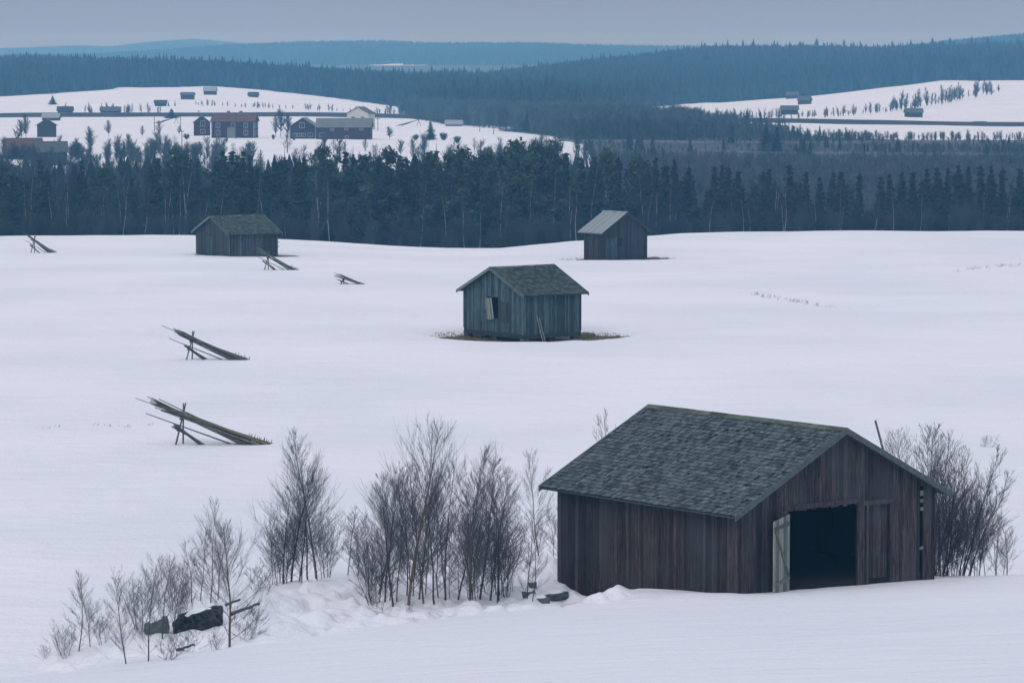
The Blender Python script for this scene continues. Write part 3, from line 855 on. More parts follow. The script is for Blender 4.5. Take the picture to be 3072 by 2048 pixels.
L_ = [
 # left end of the bank
 (near[2], 5, 180, 1500, 1310, 'slim bare birch, leftmost tall one at the foot of the bank', 1.1),
 (near[0], 5, 208, 1490, 1330, 'slim bare birch second from the left at the foot of the bank', .9),
 (bush[0], 3, 150, 1508, 1420, 'low bare bush at the lower left end of the bank', 1.3),
 (scrub[0], 1.2, 105, 1515, 1475, 'tiny bare shrub in the lower left corner of the snow', 1.3),
 (bush[1], 3, 235, 1480, 1390, 'low bare bush right of the two leftmost birches', 1.2),
 (near[4], 5, 291, 1524, 1325, 'bare birch with tan stem in front of the left rocks', 1.0),
 (near[5], 5, 338, 1518, 1275, 'dark stemmed bare birch just left of the small dark rock', 1.0),
 (bush[2], 3, 320, 1450, 1300, 'dense bare bush behind the small dark rock', 1.1),
 (near[1], 5, 372, 1470, 1275, 'bare birch rising in front of the small dark rock', .95),
 (near[3], 5, 398, 1455, 1290, 'bare birch between the small rock and the long dark rock', .75),
 (bush[3], 3, 415, 1430, 1290, 'dense bare bush at the left end of the long dark rock', 1.1),
 (sapl[0], 3, 440, 1385, 1240, 'thin bare sapling behind the long dark rock', 1.2),
 (near[6], 5, 484, 1384, 1150, 'tall thin bare birch behind the middle of the long dark rock', .8),
 (near[0], 5, 500, 1380, 1195, 'bare birch behind the right end of the long dark rock', .9),
 (sapl[1], 3, 460, 1380, 1215, 'thin bare sapling left of the tall birch behind the long rock', 1.2),
 (near[3], 5, 527, 1484, 1190, 'bare birch with spreading low limbs right of the long dark rock', 1.0),
 (scrub[1], 1.2, 560, 1470, 1380, 'low twiggy shrub right of the spreading birch', 1.5),
 (scrub[2], 1.2, 495, 1492, 1435, 'dry low shrub in front of the long dark rock', 1.1),
 (scrub[0], 1.2, 430, 1495, 1440, 'low twiggy shrub at the foot of the bank below the rocks', 1.6),
 (scrub[1], 1.2, 380, 1515, 1450, 'low twiggy shrub lowest on the bank below the small rock', 1.5),
 # group A on the upper bank crest
 (near[1], 5, 668, 1338, 1075, 'tan stemmed bare birch, left front of the crest group beside the snow bank', 1.15),
 (near[4], 5, 686, 1334, 1105, 'dark bare birch second in the crest group on the bank', 1.1),
 (near[5], 5, 709, 1331, 1030, 'bare birch third in the crest group on the bank', 1.0),
 (near[0], 5, 728, 1329, 995, 'tallest bare birch of the crest group on the left bank', 1.0),
 (near[2], 5, 650, 1342, 1120, 'slender bare birch on the left side of the crest group', 1.3),
 (bush[0], 3, 640, 1345, 1180, 'wide bare bush at the left foot of the crest group', 1.2),
 (bush[3], 3, 752, 1327, 1170, 'bare bush at the right foot of the crest group', .95),
 (sapl[2], 3, 800, 1322, 1160, 'thin sapling standing alone between the two birch groups', 1.3),
 (sapl[0], 3, 822, 1321, 1180, 'thin sapling just left of the dense birch clump', 1.3),
 (scrub[2], 1.2, 600, 1352, 1280, 'small twiggy shrub on the bank crest left of the birch group', 1.6),
 # dense group B
 (near[6], 5, 868, 1368, 1070, 'bare birch at the left side of the dense clump', 1.15),
 (near[1], 5, 885, 1385, 1110, 'bare birch with fine twigs, second from left of the dense clump', 1.0),
 (near[4], 5, 905, 1390, 1090, 'dark bare birch left of the tallest birch', 1.0),
 (near[3], 5, 937, 1394, 968, 'tallest bare birch with thick stem in the dense clump', .82),
 (near[0], 5, 962, 1375, 1080, 'dark bare birch just right of the tallest birch', 1.0),
 (near[0], 5, 974, 1388, 1070, 'bare birch with bright tan stem in the middle of the clump', .95),
 (near[5], 5, 1000, 1385, 1075, 'dark bare birch in the middle of the dense clump', 1.05),
 (near[2], 5, 1022, 1380, 1065, 'slim bare birch right of the clump middle', 1.1),
 (near[6], 5, 1050, 1380, 1110, 'slim dark birch in the gap of the dense clump', 1.1),
 (near[3], 5, 1079, 1384, 1035, 'tan stemmed tall birch on the right half of the clump', .9),
 (near[4], 5, 1100, 1380, 1060, 'dark bare birch right of the tall tan stemmed one', 1.1),
 (near[0], 5, 1125, 1383, 1075, 'bare birch with leaning tan stem near the right end of the clump', 1.1),
 (near[5], 5, 1148, 1380, 1120, 'bare birch second from the right end of the clump', 1.15),
 (bush[1], 3, 1160, 1372, 1170, 'dense bare bush at the right end of the clump', 1.25),
 (bush[0], 3, 1125, 1360, 1180, 'dense dark bush behind the right end of the clump', .9),
 (bush[0], 3, 860, 1385, 1200, 'bare bush at the left foot of the dense clump', 1.0),
 (scrub[0], 1.2, 870, 1400, 1290, 'twiggy shrub spreading in front of the left foot of the clump', 1.4),
 (scrub[1], 1.2, 940, 1412, 1370, 'tiny shrub poking from the snow before the tallest birch', .9),
 # by the barn
 (sapl[1], 3, 1212, 1378, 1180, 'thin sapling beside the rocks left of the red barn', 1.3),
 (near[2], 5, 1222, 1380, 1200, 'slender young birch growing by the rocks left of the red barn', 1.0),
]
for (k, bh, dx, dy, dt, lab, wd) in L_:
    plant(k, bh, dx, dy, dt, lab, 'birch' if k.name == 'bare_birch' else ('sapling' if k.name == 'bare_sapling' else 'bush'), wide=wd)
for (k, bh, dx, Y_, dt, lab, wd) in [
 (near[6], 5, 1240, 131.5, 1035, 'tall slim birch behind the bank left of the red barn', .8),
 (sapl[0], 3, 1272, 131.5, 1165, 'thin sapling behind the bank close to the barn wall', 1.2),
 (sapl[2], 3, 1290, 132, 1140, 'thin sapling half hidden by the left edge of the barn', 1.2),
 (sapl[1], 3, 1412, 134, 962, 'bare sapling whose tip shows above the left roof slope', .8),
 (near[1], 5, 2085, 132, 1000, 'bare birch showing above the right roof slope', 1.0),
 (near[4], 5, 2120, 130, 985, 'tallest bare birch behind the right gable corner', 1.1),
 (bush[2], 3, 2165, 127, 1060, 'tall bare bush behind the right gable corner', .9),
 (near[0], 5, 2185, 124, 1040, 'bare birch just right of the barn corner', 1.0),
 (bush[1], 3, 2205, 123.5, 1110, 'dense fan shaped bush right of the barn', .9),
 (bush[3], 3, 2175, 123, 1160, 'low dense bush against the right barn corner', .95),
 (near[5], 5, 2235, 122.5, 1150, 'leaning bare birch right of the barn', .9),
 (sapl[1], 3, 2270, 122, 1200, 'thin sapling near the right edge of the snow', 1.3),
 (near[2], 5, 2295, 121.5, 1160, 'slender birch at the right edge of the picture', .9),
 (sapl[0], 3, 2320, 121.5, 1190, 'thin sapling farthest right beside the slender birch', 1.3),
]:
    plant(k, bh, dx, 0, dt, lab, 'birch' if k.name == 'bare_birch' else ('sapling' if k.name == 'bare_sapling' else 'bush'), Y=Y_, wide=wd)
rr = random.Random(41)
for i in range(30):
    dx = rr.uniform(845, 1190); base = 1362 + rr.uniform(0, 24); ptop = np.interp(dx, [845, 937, 1010, 1080, 1150, 1190], [1170, 1060, 1130, 1090, 1110, 1200]) + rr.uniform(0, 120)
    plant(rr.choice(sapl), 3, dx, base, ptop, 'thin bare stem within the dense birch clump on the bank', 'sapling', wide=rr.uniform(.7, 1.1), group='thin stems of the dense birch clump on the bank')
for i in range(9):
    dx = rr.uniform(625, 765); base = 1345 - (dx - 625) * .12
    plant(rr.choice(sapl), 3, dx, base, rr.uniform(1120, 1230), 'thin bare stem between the crest birches on the bank', 'sapling', wide=rr.uniform(.8, 1.2), group='thin stems between the crest birches')
for i in range(17):
    dx = rr.uniform(2146, 2245); x, y, z = atY(dx * D, 124.5 - (dx - 2146) * .02); tl = rr.uniform(-.03, .06) + (dx - 2146) / 116 * rr.uniform(.1, .34)
    hh_ = rr.uniform(3.2, 5.4) - (dx - 2146) * .010; o_ = rr.choice(sapl).place(x, y, (hh_ / 3,) * 3, rr.uniform(0, 6.28), 'leaning bare stem fanning out right of the red barn', 'sapling', 'leaning stems fanning out right of the red barn')
    o_.rotation_mode = 'QUATERNION'; o_.rotation_quaternion = (Vector((0, 1, 0)) * 1).rotation_difference(Vector((0, 1, 0))) @ __import__('mathutils').Quaternion((0, 1, 0), tl) @ __import__('mathutils').Quaternion((0, 0, 1), rr.uniform(0, 6.28))
for i in range(8):
    dx = rr.uniform(2230, 2330)
    plant(rr.choice(sapl), 3, dx, 0, 1090 + (dx - 2160) * .7 + rr.uniform(-20, 60), 'thin bare stem in the thicket right of the red barn', 'sapling', Y=123.3 - (dx - 2160) * .008, wide=rr.uniform(.8, 1.2), group='thin stems of the thicket right of the red barn')
plant(scrub[0], 1.2, 2268, 1026, 996, 'round low bush alone in the snow at the right edge', 'bush', wide=1.6)

# ------------------------------------------------------------------ rocks, logs by the bank
SNOW = plain_mat('snow_cap', (.84, .86, .88), .03, 3.0, .7)
def rock(px, py, wpx, hpx, label, seed, rz=0, dm=.7, flat=.0, Y=None):
    x, y, z = hit(px, py, 90) if Y is None else atY(px, Y)
    k = y / F_PX
    rr = np.random.default_rng(seed)
    n1, n2 = 56, 30
    PL = []
    for _ in range(16):
        q_ = rr.normal(size=3); q_ /= np.linalg.norm(q_); PL.append((q_, rr.uniform(.92, 1.25)))
    V = []
    for i in range(n2 + 1):
        ph = math.pi * i / n2 - math.pi / 2
        for j in range(n1):
            th = 2 * math.pi * j / n1
            d_ = np.array([math.cos(ph) * math.cos(th), math.cos(ph) * math.sin(th), math.sin(ph)])
            e = d_ * min(.98 / max(abs(d_[0]), 1e-6), .98 / max(abs(d_[1]), 1e-6), .95 / max(abs(d_[2]), 1e-6), min([dk / max(float(nk @ d_), 1e-6) for nk, dk in PL]))
            nn = 1 + .16 * float(vnoise(np.array([d_[0] * 2.2 + seed]), np.array([d_[1] * 2.2 + d_[2] * 1.7]), seed)[0]) + .08 * float(vnoise(np.array([d_[0] * 15 + seed]), np.array([d_[1] * 13 + d_[2] * 14]), seed + 3)[0]) + .12 * float(vnoise(np.array([d_[0] * 6 + seed]), np.array([d_[1] * 6 + d_[2] * 5]), seed + 1)[0])
            V.append(e * nn * np.array([wpx * k / 2, wpx * k / 2 * dm, hpx * k / 2]) + np.array([0, 0, hpx * k / 2 * .55 + flat * e[0]]))
    F = [(i * n1 + j, i * n1 + (j + 1) % n1, (i + 1) * n1 + (j + 1) % n1, (i + 1) * n1 + j) for i in range(n2) for j in range(n1)]
    o = MB().add(V, F, rr.random()).build('rock', M['stone'], None, False)
    o.location = (x, y, z - .07); o.rotation_euler = (0, -.10, rz)
    Va = np.array(V).reshape(n2 + 1, n1, 3); i0 = int(n2 * .80)
    cap = []
    for i in range(i0, n2 + 1):
        f = (i - i0) / (n2 - i0)
        cap.append(Va[i] * np.array([.97, .97, 1]) + np.array([0, 0, .09 * min(1, f * 2.5) - .015]))
    cap = np.array(cap); m_ = len(cap)
    Fc = [(i * n1 + j, i * n1 + (j + 1) % n1, (i + 1) * n1 + (j + 1) % n1, (i + 1) * n1 + j) for i in range(m_ - 1) for j in range(n1)]
    MB().add(cap.reshape(-1, 3), Fc, .5).build('snow_cap', SNOW, o, True)
    return tag(o, label, 'rock')
rock(199, 628, 50, 24, 'long dark lichen covered rock with snow on top on the left bank', 4, rz=.1, dm=.45, flat=.12)
rock(157, 630, 24, 17, 'small pointed dark rock left of the long rock', 9, dm=.9, flat=.1)
rock(541, 602, 20, 9, 'dark stone heap in the hollow before the barn corner', 6, dm=.7)
rock(556, 599, 26, 8, 'flat dark stone at the foot of the left barn wall', 7, dm=.6)
rock(529, 594, 14, 7, 'small dark stone left of the barn among saplings', 8, dm=.8)
rock(533, 588, 8, 8, 'upright small dark stone on top of the hollow edge', 10, dm=.8)
x, y, z = hit(231, 618, 90); x2, y2, z2 = hit(259, 614, 90)
log('log', (x, y, z + .12), (x2, y2, z2 + .22), .06, .04, M['stone'], 'dark log sticking out of the snow right of the long rock', 'log', .02, 11)
x, y, z = hit(225, 608, 90)
log('log', (x, y, z + .1), (x + .5, y, z + .30), .05, .04, M['stone'], 'short dark log against the spreading birch stem', 'log', .02, 12)
x, y, z = hit(176, 652, 90)
log('log', (x, y, z + .03), (x + .55, y, z + .2), .05, .03, M['stone'], 'small dark branch lying at the foot of the bank', 'log', .02, 13)

# ------------------------------------------------------------------ dry weeds on the snow
def weeds(name, px0, py0, px1, py1, n, hgt, label, mat, seed):
    rr = random.Random(seed); S = []
    ox, oy, oz = hit((px0 + px1) / 2, (py0 + py1) / 2)
    for i in range(n):
        f = rr.random(); x, y, z = hit(px0 + (px1 - px0) * f, py0 + (py1 - py0) * f + rr.gauss(0, .9))
        for k in range(rr.randint(1, 4)):
            h = hgt * rr.uniform(.4, 1.2); dx = rr.gauss(0, .12)
            bx_ = x - ox + rr.gauss(0, .15)
            S.append([bx_, y - oy, z - oz - .05, bx_ + dx, y - oy, z - oz + h, .012, .006])
    V, F = tubes(S, 3)
    o = MB().add(V, F, .5).build(name, mat, None); o.location = (ox, oy, oz)
    return tag(o, label, 'weeds', kind='stuff')
weeds('dry_weeds', 752, 294, 835, 308, 42, .24, 'thin line of dry weed stalks on the open snow right of the grey barn', M['reed'], 1)
weeds('dry_weeds', 955, 271, 1020, 264, 34, .22, 'row of dry stalks along a ridge at the far right of the field', M['reed'], 2)
weeds('dry_weeds', 28, 428, 160, 426, 9, .13, 'scattered dry stalks in the snow left of the largest pole stack', M['reed'], 3)

def grass_ring(cx, cy, hw, hl, n, label, seed):
    rr = random.Random(seed); S = []
    cz = tz(cx, cy)
    for i in range(n):
        a = rr.uniform(0, 6.283); q = rr.uniform(.45, 1.05)
        x = cx + math.cos(a) * hw * q; y = cy + math.sin(a) * hl * q
        z = 0
        S.append((x, y))
    xs = np.array(S); zs = terr(xs[:, 0], xs[:, 1])
    T = []
    for (x, y), z in zip(xs, zs):
        T.append([x - cx, y - cy, z - cz - .03, x - cx + rr.gauss(0, .1), y - cy + rr.gauss(0, .1), z - cz + rr.uniform(.03, .16), .018, .005])
    V, F = tubes(T, 3)
    o = MB().add(V, F, np.repeat(rng.random(len(T)), 6)).build('dead_grass', M['grass'], None); o.location = (cx, cy, cz)
    tag(o, label, 'grass', kind='stuff')
grass_ring(mc[0] + .6, mc[1] - .6, 6.4, 5.9, 3200, 'flattened yellow grass in the melted ring round the grey hay barn', 3)
grass_ring(rc[0], rc[1] - .3, 5.6, 5.5, 1400, 'dark dead grass in the melted ring round the right far barn', 4)

# ------------------------------------------------------------------ forest belt
def spruce(h, w_, seed, lev=34, nb_=9):
    rr = random.Random(seed); V, F, R = [], [], []
    for i in range(lev):
        f = (i + rr.uniform(-.3, .3)) / lev; f = min(max(f, 0), .985)
        z = h * (.07 + .93 * f)
        R0 = w_ * (1 - f) ** .98 * rr.uniform(.62, 1.2) + .05
        n = max(4, int(nb_ * (1 - f * .45)))
        off = rr.uniform(0, 6.28)
        for b in range(n):
            a = off + 2 * math.pi * b / n + rr.uniform(-.25, .25); L = R0 * rr.uniform(.65, 1.2)
            dr = .38 * L + .05; c, s = math.cos(a), math.sin(a)
            wd = L * rr.uniform(.28, .45) + .05
            tip = (c * L, s * L, z - dr * rr.uniform(.6, 1.1)); 
            for (sg) in (-1, 1):
                base = len(V)
                m = .55
                V += [(0, 0, z + .12), (c * L * m - s * wd * sg, s * L * m + c * wd * sg, z - dr * .75), tip]
                F.append((base, base + 1, base + 2)); R += [rr.random()] * 3
            for q in range(3):      # hanging sprays
                g = rr.uniform(.3, .95); base = len(V); sd_ = rr.uniform(-1, 1) * wd * .8
                x0, y0, z0 = c * L * g - s * sd_, s * L * g + c * sd_, z - dr * g
                V += [(x0, y0, z0 + .1), (x0 + rr.gauss(0, .1), y0 + rr.gauss(0, .1), z0 - rr.uniform(.25, .55)), (x0 + rr.gauss(0, .22), y0 + rr.gauss(0, .22), z0 - rr.uniform(-.05, .2))]
                F.append((base, base + 1, base + 2)); R += [rr.random()] * 3
    top = len(V); V += [(-.05, 0, h * .96), (.05, 0, h * .96), (0, 0, h + .8)]; F.append((top, top + 1, top + 2)); R += [.5] * 3
    t = MB().add(*tubes([[0, 0, -.5, 0, 0, h * .5, .14, .08], [0, 0, h * .5, 0, 0, h * .97, .08, .015]], 5), .5)
    return Kind('spruce_tree', [('trunk', t.build('trunk', M['bark'], 'mesh', True)), ('crown', MB().add(V, F, R).build('crown', M['needles'], 'mesh'))])

def pine(h, seed, lo=.35, mat='pine'):
    rr = random.Random(seed); V, F, R = [], [], []; S = [[0, 0, -.5, 0, 0, h * .55, .13, .09], [0, 0, h * .55, .1, 0, h * .95, .09, .02]]
    for i in range(34):
        f = (i + rr.random()) / 34; z = h * (lo + (1 - lo) * f)
        wr = h * .17 * math.sin(math.pi * min(.18 + f * .85, 1)) ** .7 + .15
        a = rr.uniform(0, 6.28); L = wr * rr.uniform(.35, 1.1)
        cx_, cy_, cz_ = math.cos(a) * L, math.sin(a) * L, z + L * .3
        S.append([0, 0, z, cx_, cy_, cz_, .035, .015])
        cr = h * rr.uniform(.035, .065)
        rv = rr.random()
        for k in range(60):
            u = np.array([rr.gauss(0, 1), rr.gauss(0, 1), rr.gauss(0, .6)]); u /= np.linalg.norm(u); p = np.array([cx_, cy_, cz_]) + u * cr * rr.uniform(.4, 1.25)
            base = len(V); s_ = .17
            for q in range(3): V.append(tuple(p + np.array([rr.gauss(0, s_), rr.gauss(0, s_), rr.gauss(0, s_) + (.12 if q == 2 else 0)])))
            F.append((base, base + 1, base + 2)); R += [rv * .7 + rr.random() * .3] * 3
    t = MB().add(*tubes(S, 5), .5)
    return Kind('pine_tree', [('trunk', t.build('trunk', M['bark'], 'mesh', True)), ('crown', MB().add(V, F, R).build('crown', M[mat], 'mesh'))])

spr = [spruce(14, [2.6, 2.1, 3.0, 1.9, 2.4, 2.7][k], 100 + k, nb_=[9, 8, 10, 8, 9, 9][k]) for k in range(6)]
pin = [pine(13, 120 + k, [.4, .28, .45][k]) for k in range(3)]
ypin = [pine(9, 125 + k, .06) for k in range(2)]
bir = [bt_kind('bare_birch', M['palebark'], M['woodtwig'], h=11, spread=.15, seed=140 + k, nbr=46, trunk_r=[.095, .08, .085, .075][k], thick=3.2, start=.32, tw=6, sidesS=4) for k in range(4)]
dbir = [bt_kind('bare_tree', M['bark'], M['woodtwig'], h=9, spread=.2, seed=150 + k, nbr=52, trunk_r=.07, thick=3.4, start=.1, tw=6, sidesS=4) for k in range(4)]
brush = [bt_kind('bare_bush', M['bark'], M['woodtwig'], tr_name='stems', cr_name='twigs', h=4.0, spread=.26, seed=160 + k, nbr=70, trunk_r=.025, stems=9, thick=3.6, rise=(20, 45), start=.1, tw=5) for k in range(3)]

G_B = 'dark conifers of the forest belt behind the snowy field'
sky_x = [-60, 0, 47, 95, 150, 190, 225, 245, 300, 340, 360, 430, 465, 490, 510, 550, 575, 610, 650, 690, 740, 790, 820, 850, 870, 900, 960, 1000, 1050, 1120, 1180, 1220, 1270, 1330, 1380, 1450, 1500, 1550, 1580, 1620, 1660, 1700, 1750, 1810, 1850, 1880, 1910, 1970, 2020, 2070, 2130, 2220, 2280, 2352, 2420]
sky_y = [360, 360, 385, 358, 385, 358, 400, 385, 376, 372, 352, 343, 365, 385, 338, 333, 340, 372, 343, 352, 344, 334, 346, 370, 340, 352, 345, 334, 344, 350, 330, 325, 331, 345, 345, 350, 352, 350, 372, 385, 365, 388, 380, 366, 388, 396, 383, 391, 398, 384, 374, 370, 372, 375, 375]
def sky_at(dx): return float(np.interp(dx, sky_x, sky_y))
def belt(kind, base_h, dx, Y, dtop, cat, label, group, rr, wide=1.0):
    x, y, z = atY(dx * D, Y)
    h = z_of(dtop * D, y) - z
    s = h / base_h
    w1 = wide * (s * .5 + .5)
    kind.place(x, y, (w1, w1, s), rr.uniform(0, 6.28), label, cat, group)
rr = random.Random(77)
# the spires that make the skyline
spires = [95, 190, 215, 245, 365, 405, 430, 455, 512, 535, 560, 575, 632, 655, 680, 700, 745, 795, 812, 838, 872, 890, 935, 955, 985, 1003, 1035, 1060, 1090, 1118, 1150, 1188, 1215, 1240, 1272, 1300, 1335, 1365, 1395, 1420, 1450, 1480, 1505, 1548, 1582, 1640, 1658, 1672, 1695, 1752, 1765, 1812, 1850, 1882, 1912, 1930, 1972, 2022, 2042, 2070, 2095, 2128, 2150, 2175, 2200, 2222, 2250, 2275, 2300, 2340]
lab_s = 'tall dark spruce whose tip forms the skyline of the forest belt'
lab_p = 'tall green pine with rounded crown in the forest belt'
pine_at = {245, 300, 405, 745, 838, 890, 1060, 1118, 1188, 1272, 1395}
for dx in spires:
    Y = rr.uniform(446, 475)
    if dx in pine_at: belt(rr.choice(pin), 13, dx, Y, sky_at(dx) + rr.uniform(-2, 4), 'pine', lab_p, G_B, rr, 1.05)
    else: belt(rr.choice(spr), 14.3, dx, Y, sky_at(dx) + rr.uniform(-5, 3), 'spruce', lab_s, G_B, rr, 1.05 if dx < 1600 else 1.1)
# the body of the belt
for i in range(285):
    dx = rr.uniform(-40, 2400); s = sky_at(dx)
    left_gap = 210 < dx < 340 or 440 < dx < 500
    if left_gap and rr.random() < .65: continue
    dens = .95 if 480 < dx < 1600 else .85
    if rr.random() > dens: continue
    top = s + abs(rr.gauss(0, 1)) * (30 if 480 < dx < 1600 else 45) + (9 if dx < 1600 else 26)
    Y = rr.uniform(437, 490)
    if rr.random() < (.2 if 700 < dx < 1500 else .1): belt(rr.choice(pin), 13, dx, Y, top, 'pine', 'green pine standing inside the forest belt', G_B, rr, 1.1)
    else: belt(rr.choice(spr), 14.3, dx, Y, top, 'spruce', 'dark spruce standing inside the forest belt', G_B, rr, 1.0)
for dx, top in ((845, 420), (1060, 430), (1185, 470), (1245, 450), (1600, 470), (905, 440), (1290, 455), (650, 440), (980, 470), (780, 455)):
    belt(rr.choice(ypin), 9.3, dx, rr.uniform(432, 440), top, 'pine', 'young paler green pine with low branches at the front of the forest belt', G_B, rr, 1.15)
G_W = 'pale stemmed bare birches at the front of the forest belt'
for dx, top in [(283, 400), (330, 430), (378, 410), (424, 375), (430, 360), (388, 430), (402, 440), (497, 420), (610, 430), (729, 380), (733, 400), (1025, 440), (1325, 440), (1312, 450), (1490, 430), (1510, 440), (1540, 470), (1100, 470), (855, 470), (130, 430), (160, 450), (240, 440), (60, 430), (1800, 430), (1870, 450), (1925, 460), (2005, 450), (2110, 450), (2180, 460), (2250, 450), (1630, 440), (1705, 450)]:
    belt(rr.choice(bir), 11, dx, rr.uniform(424, 434), top, 'birch', 'pale stemmed bare birch at the front edge of the forest belt', G_W, rr, .95)
for i in range(16):
    dx = rr.uniform(-30, 2390)
    belt(rr.choice(bir), 11, dx, rr.uniform(423, 432), rr.uniform(400, 480), 'birch', 'pale stemmed bare birch at the front edge of the forest belt', G_W, rr, .8)
for i in range(55):
    dx = rr.uniform(-30, 2390)
    if 1000 < dx < 1350 and rr.random() < .4: continue
    belt(rr.choice(bir + dbir), 10, dx, rr.uniform(426, 450), rr.uniform(395, 470), 'tree', 'thin bare tree among the conifers of the forest belt', 'thin bare trees of the forest belt', rr, .9)
# undergrowth nobody could count: one object
def merged(kinds, spots, name, label, cat, mats):
    mb = MB()
    cache = {}
    for (ki, x, y, z, s, sz, a) in spots:
        if ki not in cache:
            arr = []
            for (nm, me) in kinds[ki].parts[1:]:
                v = np.zeros(len(me.vertices) * 3); me.vertices.foreach_get('co', v)
                f = np.zeros(len(me.loops), int); me.loops.foreach_get('vertex_index', f)
                k = me.polygons[0].loop_total
                arr.append((v.reshape(-1, 3), f.reshape(-1, k)))
            cache[ki] = arr
        c, s_ = math.cos(a), math.sin(a)
        for v, f in cache[ki]:
            w_ = np.stack([(v[:, 0] * c - v[:, 1] * s_) * s + x, (v[:, 0] * s_ + v[:, 1] * c) * s + y, v[:, 2] * sz + z], 1)
            mb.add(w_, f, random.random())
    o = mb.build(name, mats, None)
    return tag(o, label, cat, kind='stuff')
sp_ = []
for i in range(430):
    dx = rr.uniform(-60, 2420); Y = rr.uniform(421, 442)
    x, y, z = atY(dx * D, Y)
    s = rr.uniform(.35, 1.0)
    sp_.append((rr.randint(0, 2), x, y, z - .1, s * 1.2, s * rr.uniform(.8, 1.3), rr.uniform(0, 6)))
merged(brush, sp_, 'undergrowth', 'tangled bare brushwood along the foot of the forest belt', 'undergrowth', M['fartwig'])

# ------------------------------------------------------------------ far woods
def far_spruce_template(rr, tiers=4, n=6):
    V, F = [], []
    for t in range(tiers):
        f = t / tiers; z0 = .10 + .9 * f; z1 = z0 + (1.0 - z0) * .75 + .04
        if t == tiers - 1: z1 = 1.05
        r = .15 * (1 - f) ** .8 + .02
        b = len(V)
        for k in range(n):
            a = 6.283 * (k + t * .5) / n; q = r * rr.uniform(.65, 1.3)
            V.append((math.cos(a) * q, math.sin(a) * q, z0 - rr.uniform(0, .05)))
        V.append((rr.gauss(0, .006), rr.gauss(0, .006), z1))
        for k in range(n): F.append((b + k, b + (k + 1) % n, b + n))
    return np.array(V), np.array(F)

def far_bare_template(rr):
    V, F = [], []
    for k in range(46):
        z0 = rr.uniform(.08, .75); a = rr.uniform(0, 6.28); l = rr.uniform(.15, .38) * (1.1 - z0 * .5)
        x0, y0 = math.cos(a) * rr.uniform(0, .03), math.sin(a) * rr.uniform(0, .03)
        sp = rr.uniform(.35, .6); x1, y1 = x0 + math.cos(a) * l * sp, y0 + math.sin(a) * l * sp
        z1 = min(z0 + l, 1.0)
        b = len(V); w_ = .007 + .006 * rr.random(); V += [(x0 - w_, y0, z0), (x0 + w_, y0 + w_, z0), (x1, y1, z1)]
        F.append((b, b + 1, b + 2))
        for q in range(2):
            g = rr.uniform(.3, .7); xm, ym, zm = x0 + (x1 - x0) * g, y0 + (y1 - y0) * g, z0 + (z1 - z0) * g
            b = len(V); V += [(xm - .006, ym, zm), (xm + .006, ym, zm), (xm + rr.gauss(0, .05), ym + rr.gauss(0, .05), zm + rr.uniform(.06, .16))]
            F.append((b, b + 1, b + 2))
    b = len(V); V += [(-.016, 0, 0), (.016, 0, 0), (0, .01, .97)]; F.append((b, b + 1, b + 2))
    b = len(V); V += [(0, -.016, 0), (0, .016, 0), (0, .0, .97)]; F.append((b, b + 1, b + 2))
    return np.array(V), np.array(F)

def wood(name, label, xs, ys_, hs, mat, tmpl, seed, widths=1.0):
    r = np.random.default_rng(seed); rr = random.Random(seed)
    T = [tmpl(rr) for _ in range(6)]
    zs = terr(xs, ys_)
    mb = MB(); pick = r.integers(0, 6, len(xs))
    for t in range(6):
        m = pick == t
        if not m.any(): continue
        V, F = T[t]; n = int(m.sum()); a = r.random(n) * 6.28; c, s = np.cos(a)[:, None], np.sin(a)[:, None]
        h = hs[m][:, None]; wv = h * widths * r.uniform(.8, 1.25, (n, 1))
        X = (V[None, :, 0] * c - V[None, :, 1] * s) * wv + xs[m][:, None]
        Y = (V[None, :, 0] * s + V[None, :, 1] * c) * wv + ys_[m][:, None]
        Z = V[None, :, 2] * h + zs[m][:, None]
        P = np.stack([X, Y, Z], 2).reshape(-1, 3)
        Fa = (np.arange(n)[:, None, None] * len(V) + F[None]).reshape(-1, 3)
        mb.add(P, Fa, np.repeat(r.random(n), len(V)))
    o = mb.build(name, mat, None)
    return tag(o, label, 'wood', kind='stuff')

def scatter(n, p0, p1, y0, y1, seed, pw=1.0, thr=.5):
    r = np.random.default_rng(seed)
    px = r.uniform(p0, p1, n); Y = y0 + (y1 - y0) * r.random(n) ** pw
    X = (px - 512) / F_PX * Y
    R = cover(X, Y)[0]
    m = R > thr
    return X[m], Y[m], px[m], r
X, Y, px, r = scatter(26000, -120, 560, 1450, 2420, 201, .8)
bare_m = r.random(len(X)) < np.interp(px, [0, 250, 330, 420, 560], [.06, .1, .35, .6, .7]) * (Y < 1800)
h_ = r.uniform(7, 12, len(X)) * (1 - .1 * (Y < 1760)) + 3.5 * (r.random(len(X)) < .08) * r.random(len(X))
wood('spruce_wood', 'dark spruce wood along the far edge of the left snow fields', X[~bare_m], Y[~bare_m], h_[~bare_m], M['farneedle'], far_spruce_template, 1)
wood('birch_wood', 'pale grey bare birch wood before the spruces in the valley middle', X[bare_m], Y[bare_m], h_[bare_m] * .75, M['fartwig'], far_bare_template, 2, 1.3)
X, Y, px, r = scatter(30000, 430, 1160, 1400, 2900, 202, .85)
bare_m = r.random(len(X)) < np.interp(px, [430, 560, 740, 800, 1024], [.7, .8, .5, .1, .05]) * (Y < 2050)
h_ = r.uniform(8, 13, len(X)) + 5 * (r.random(len(X)) < .06) * r.random(len(X))
wood('spruce_wood', 'blue hazed spruce wood covering the long hill on the right', X[~bare_m], Y[~bare_m], h_[~bare_m], M['farneedle'], far_spruce_template, 3)
wood('birch_wood', 'grey bare birches at the foot of the right hill', X[bare_m], Y[bare_m], h_[bare_m] * .7, M['fartwig'], far_bare_template, 4, 1.3)
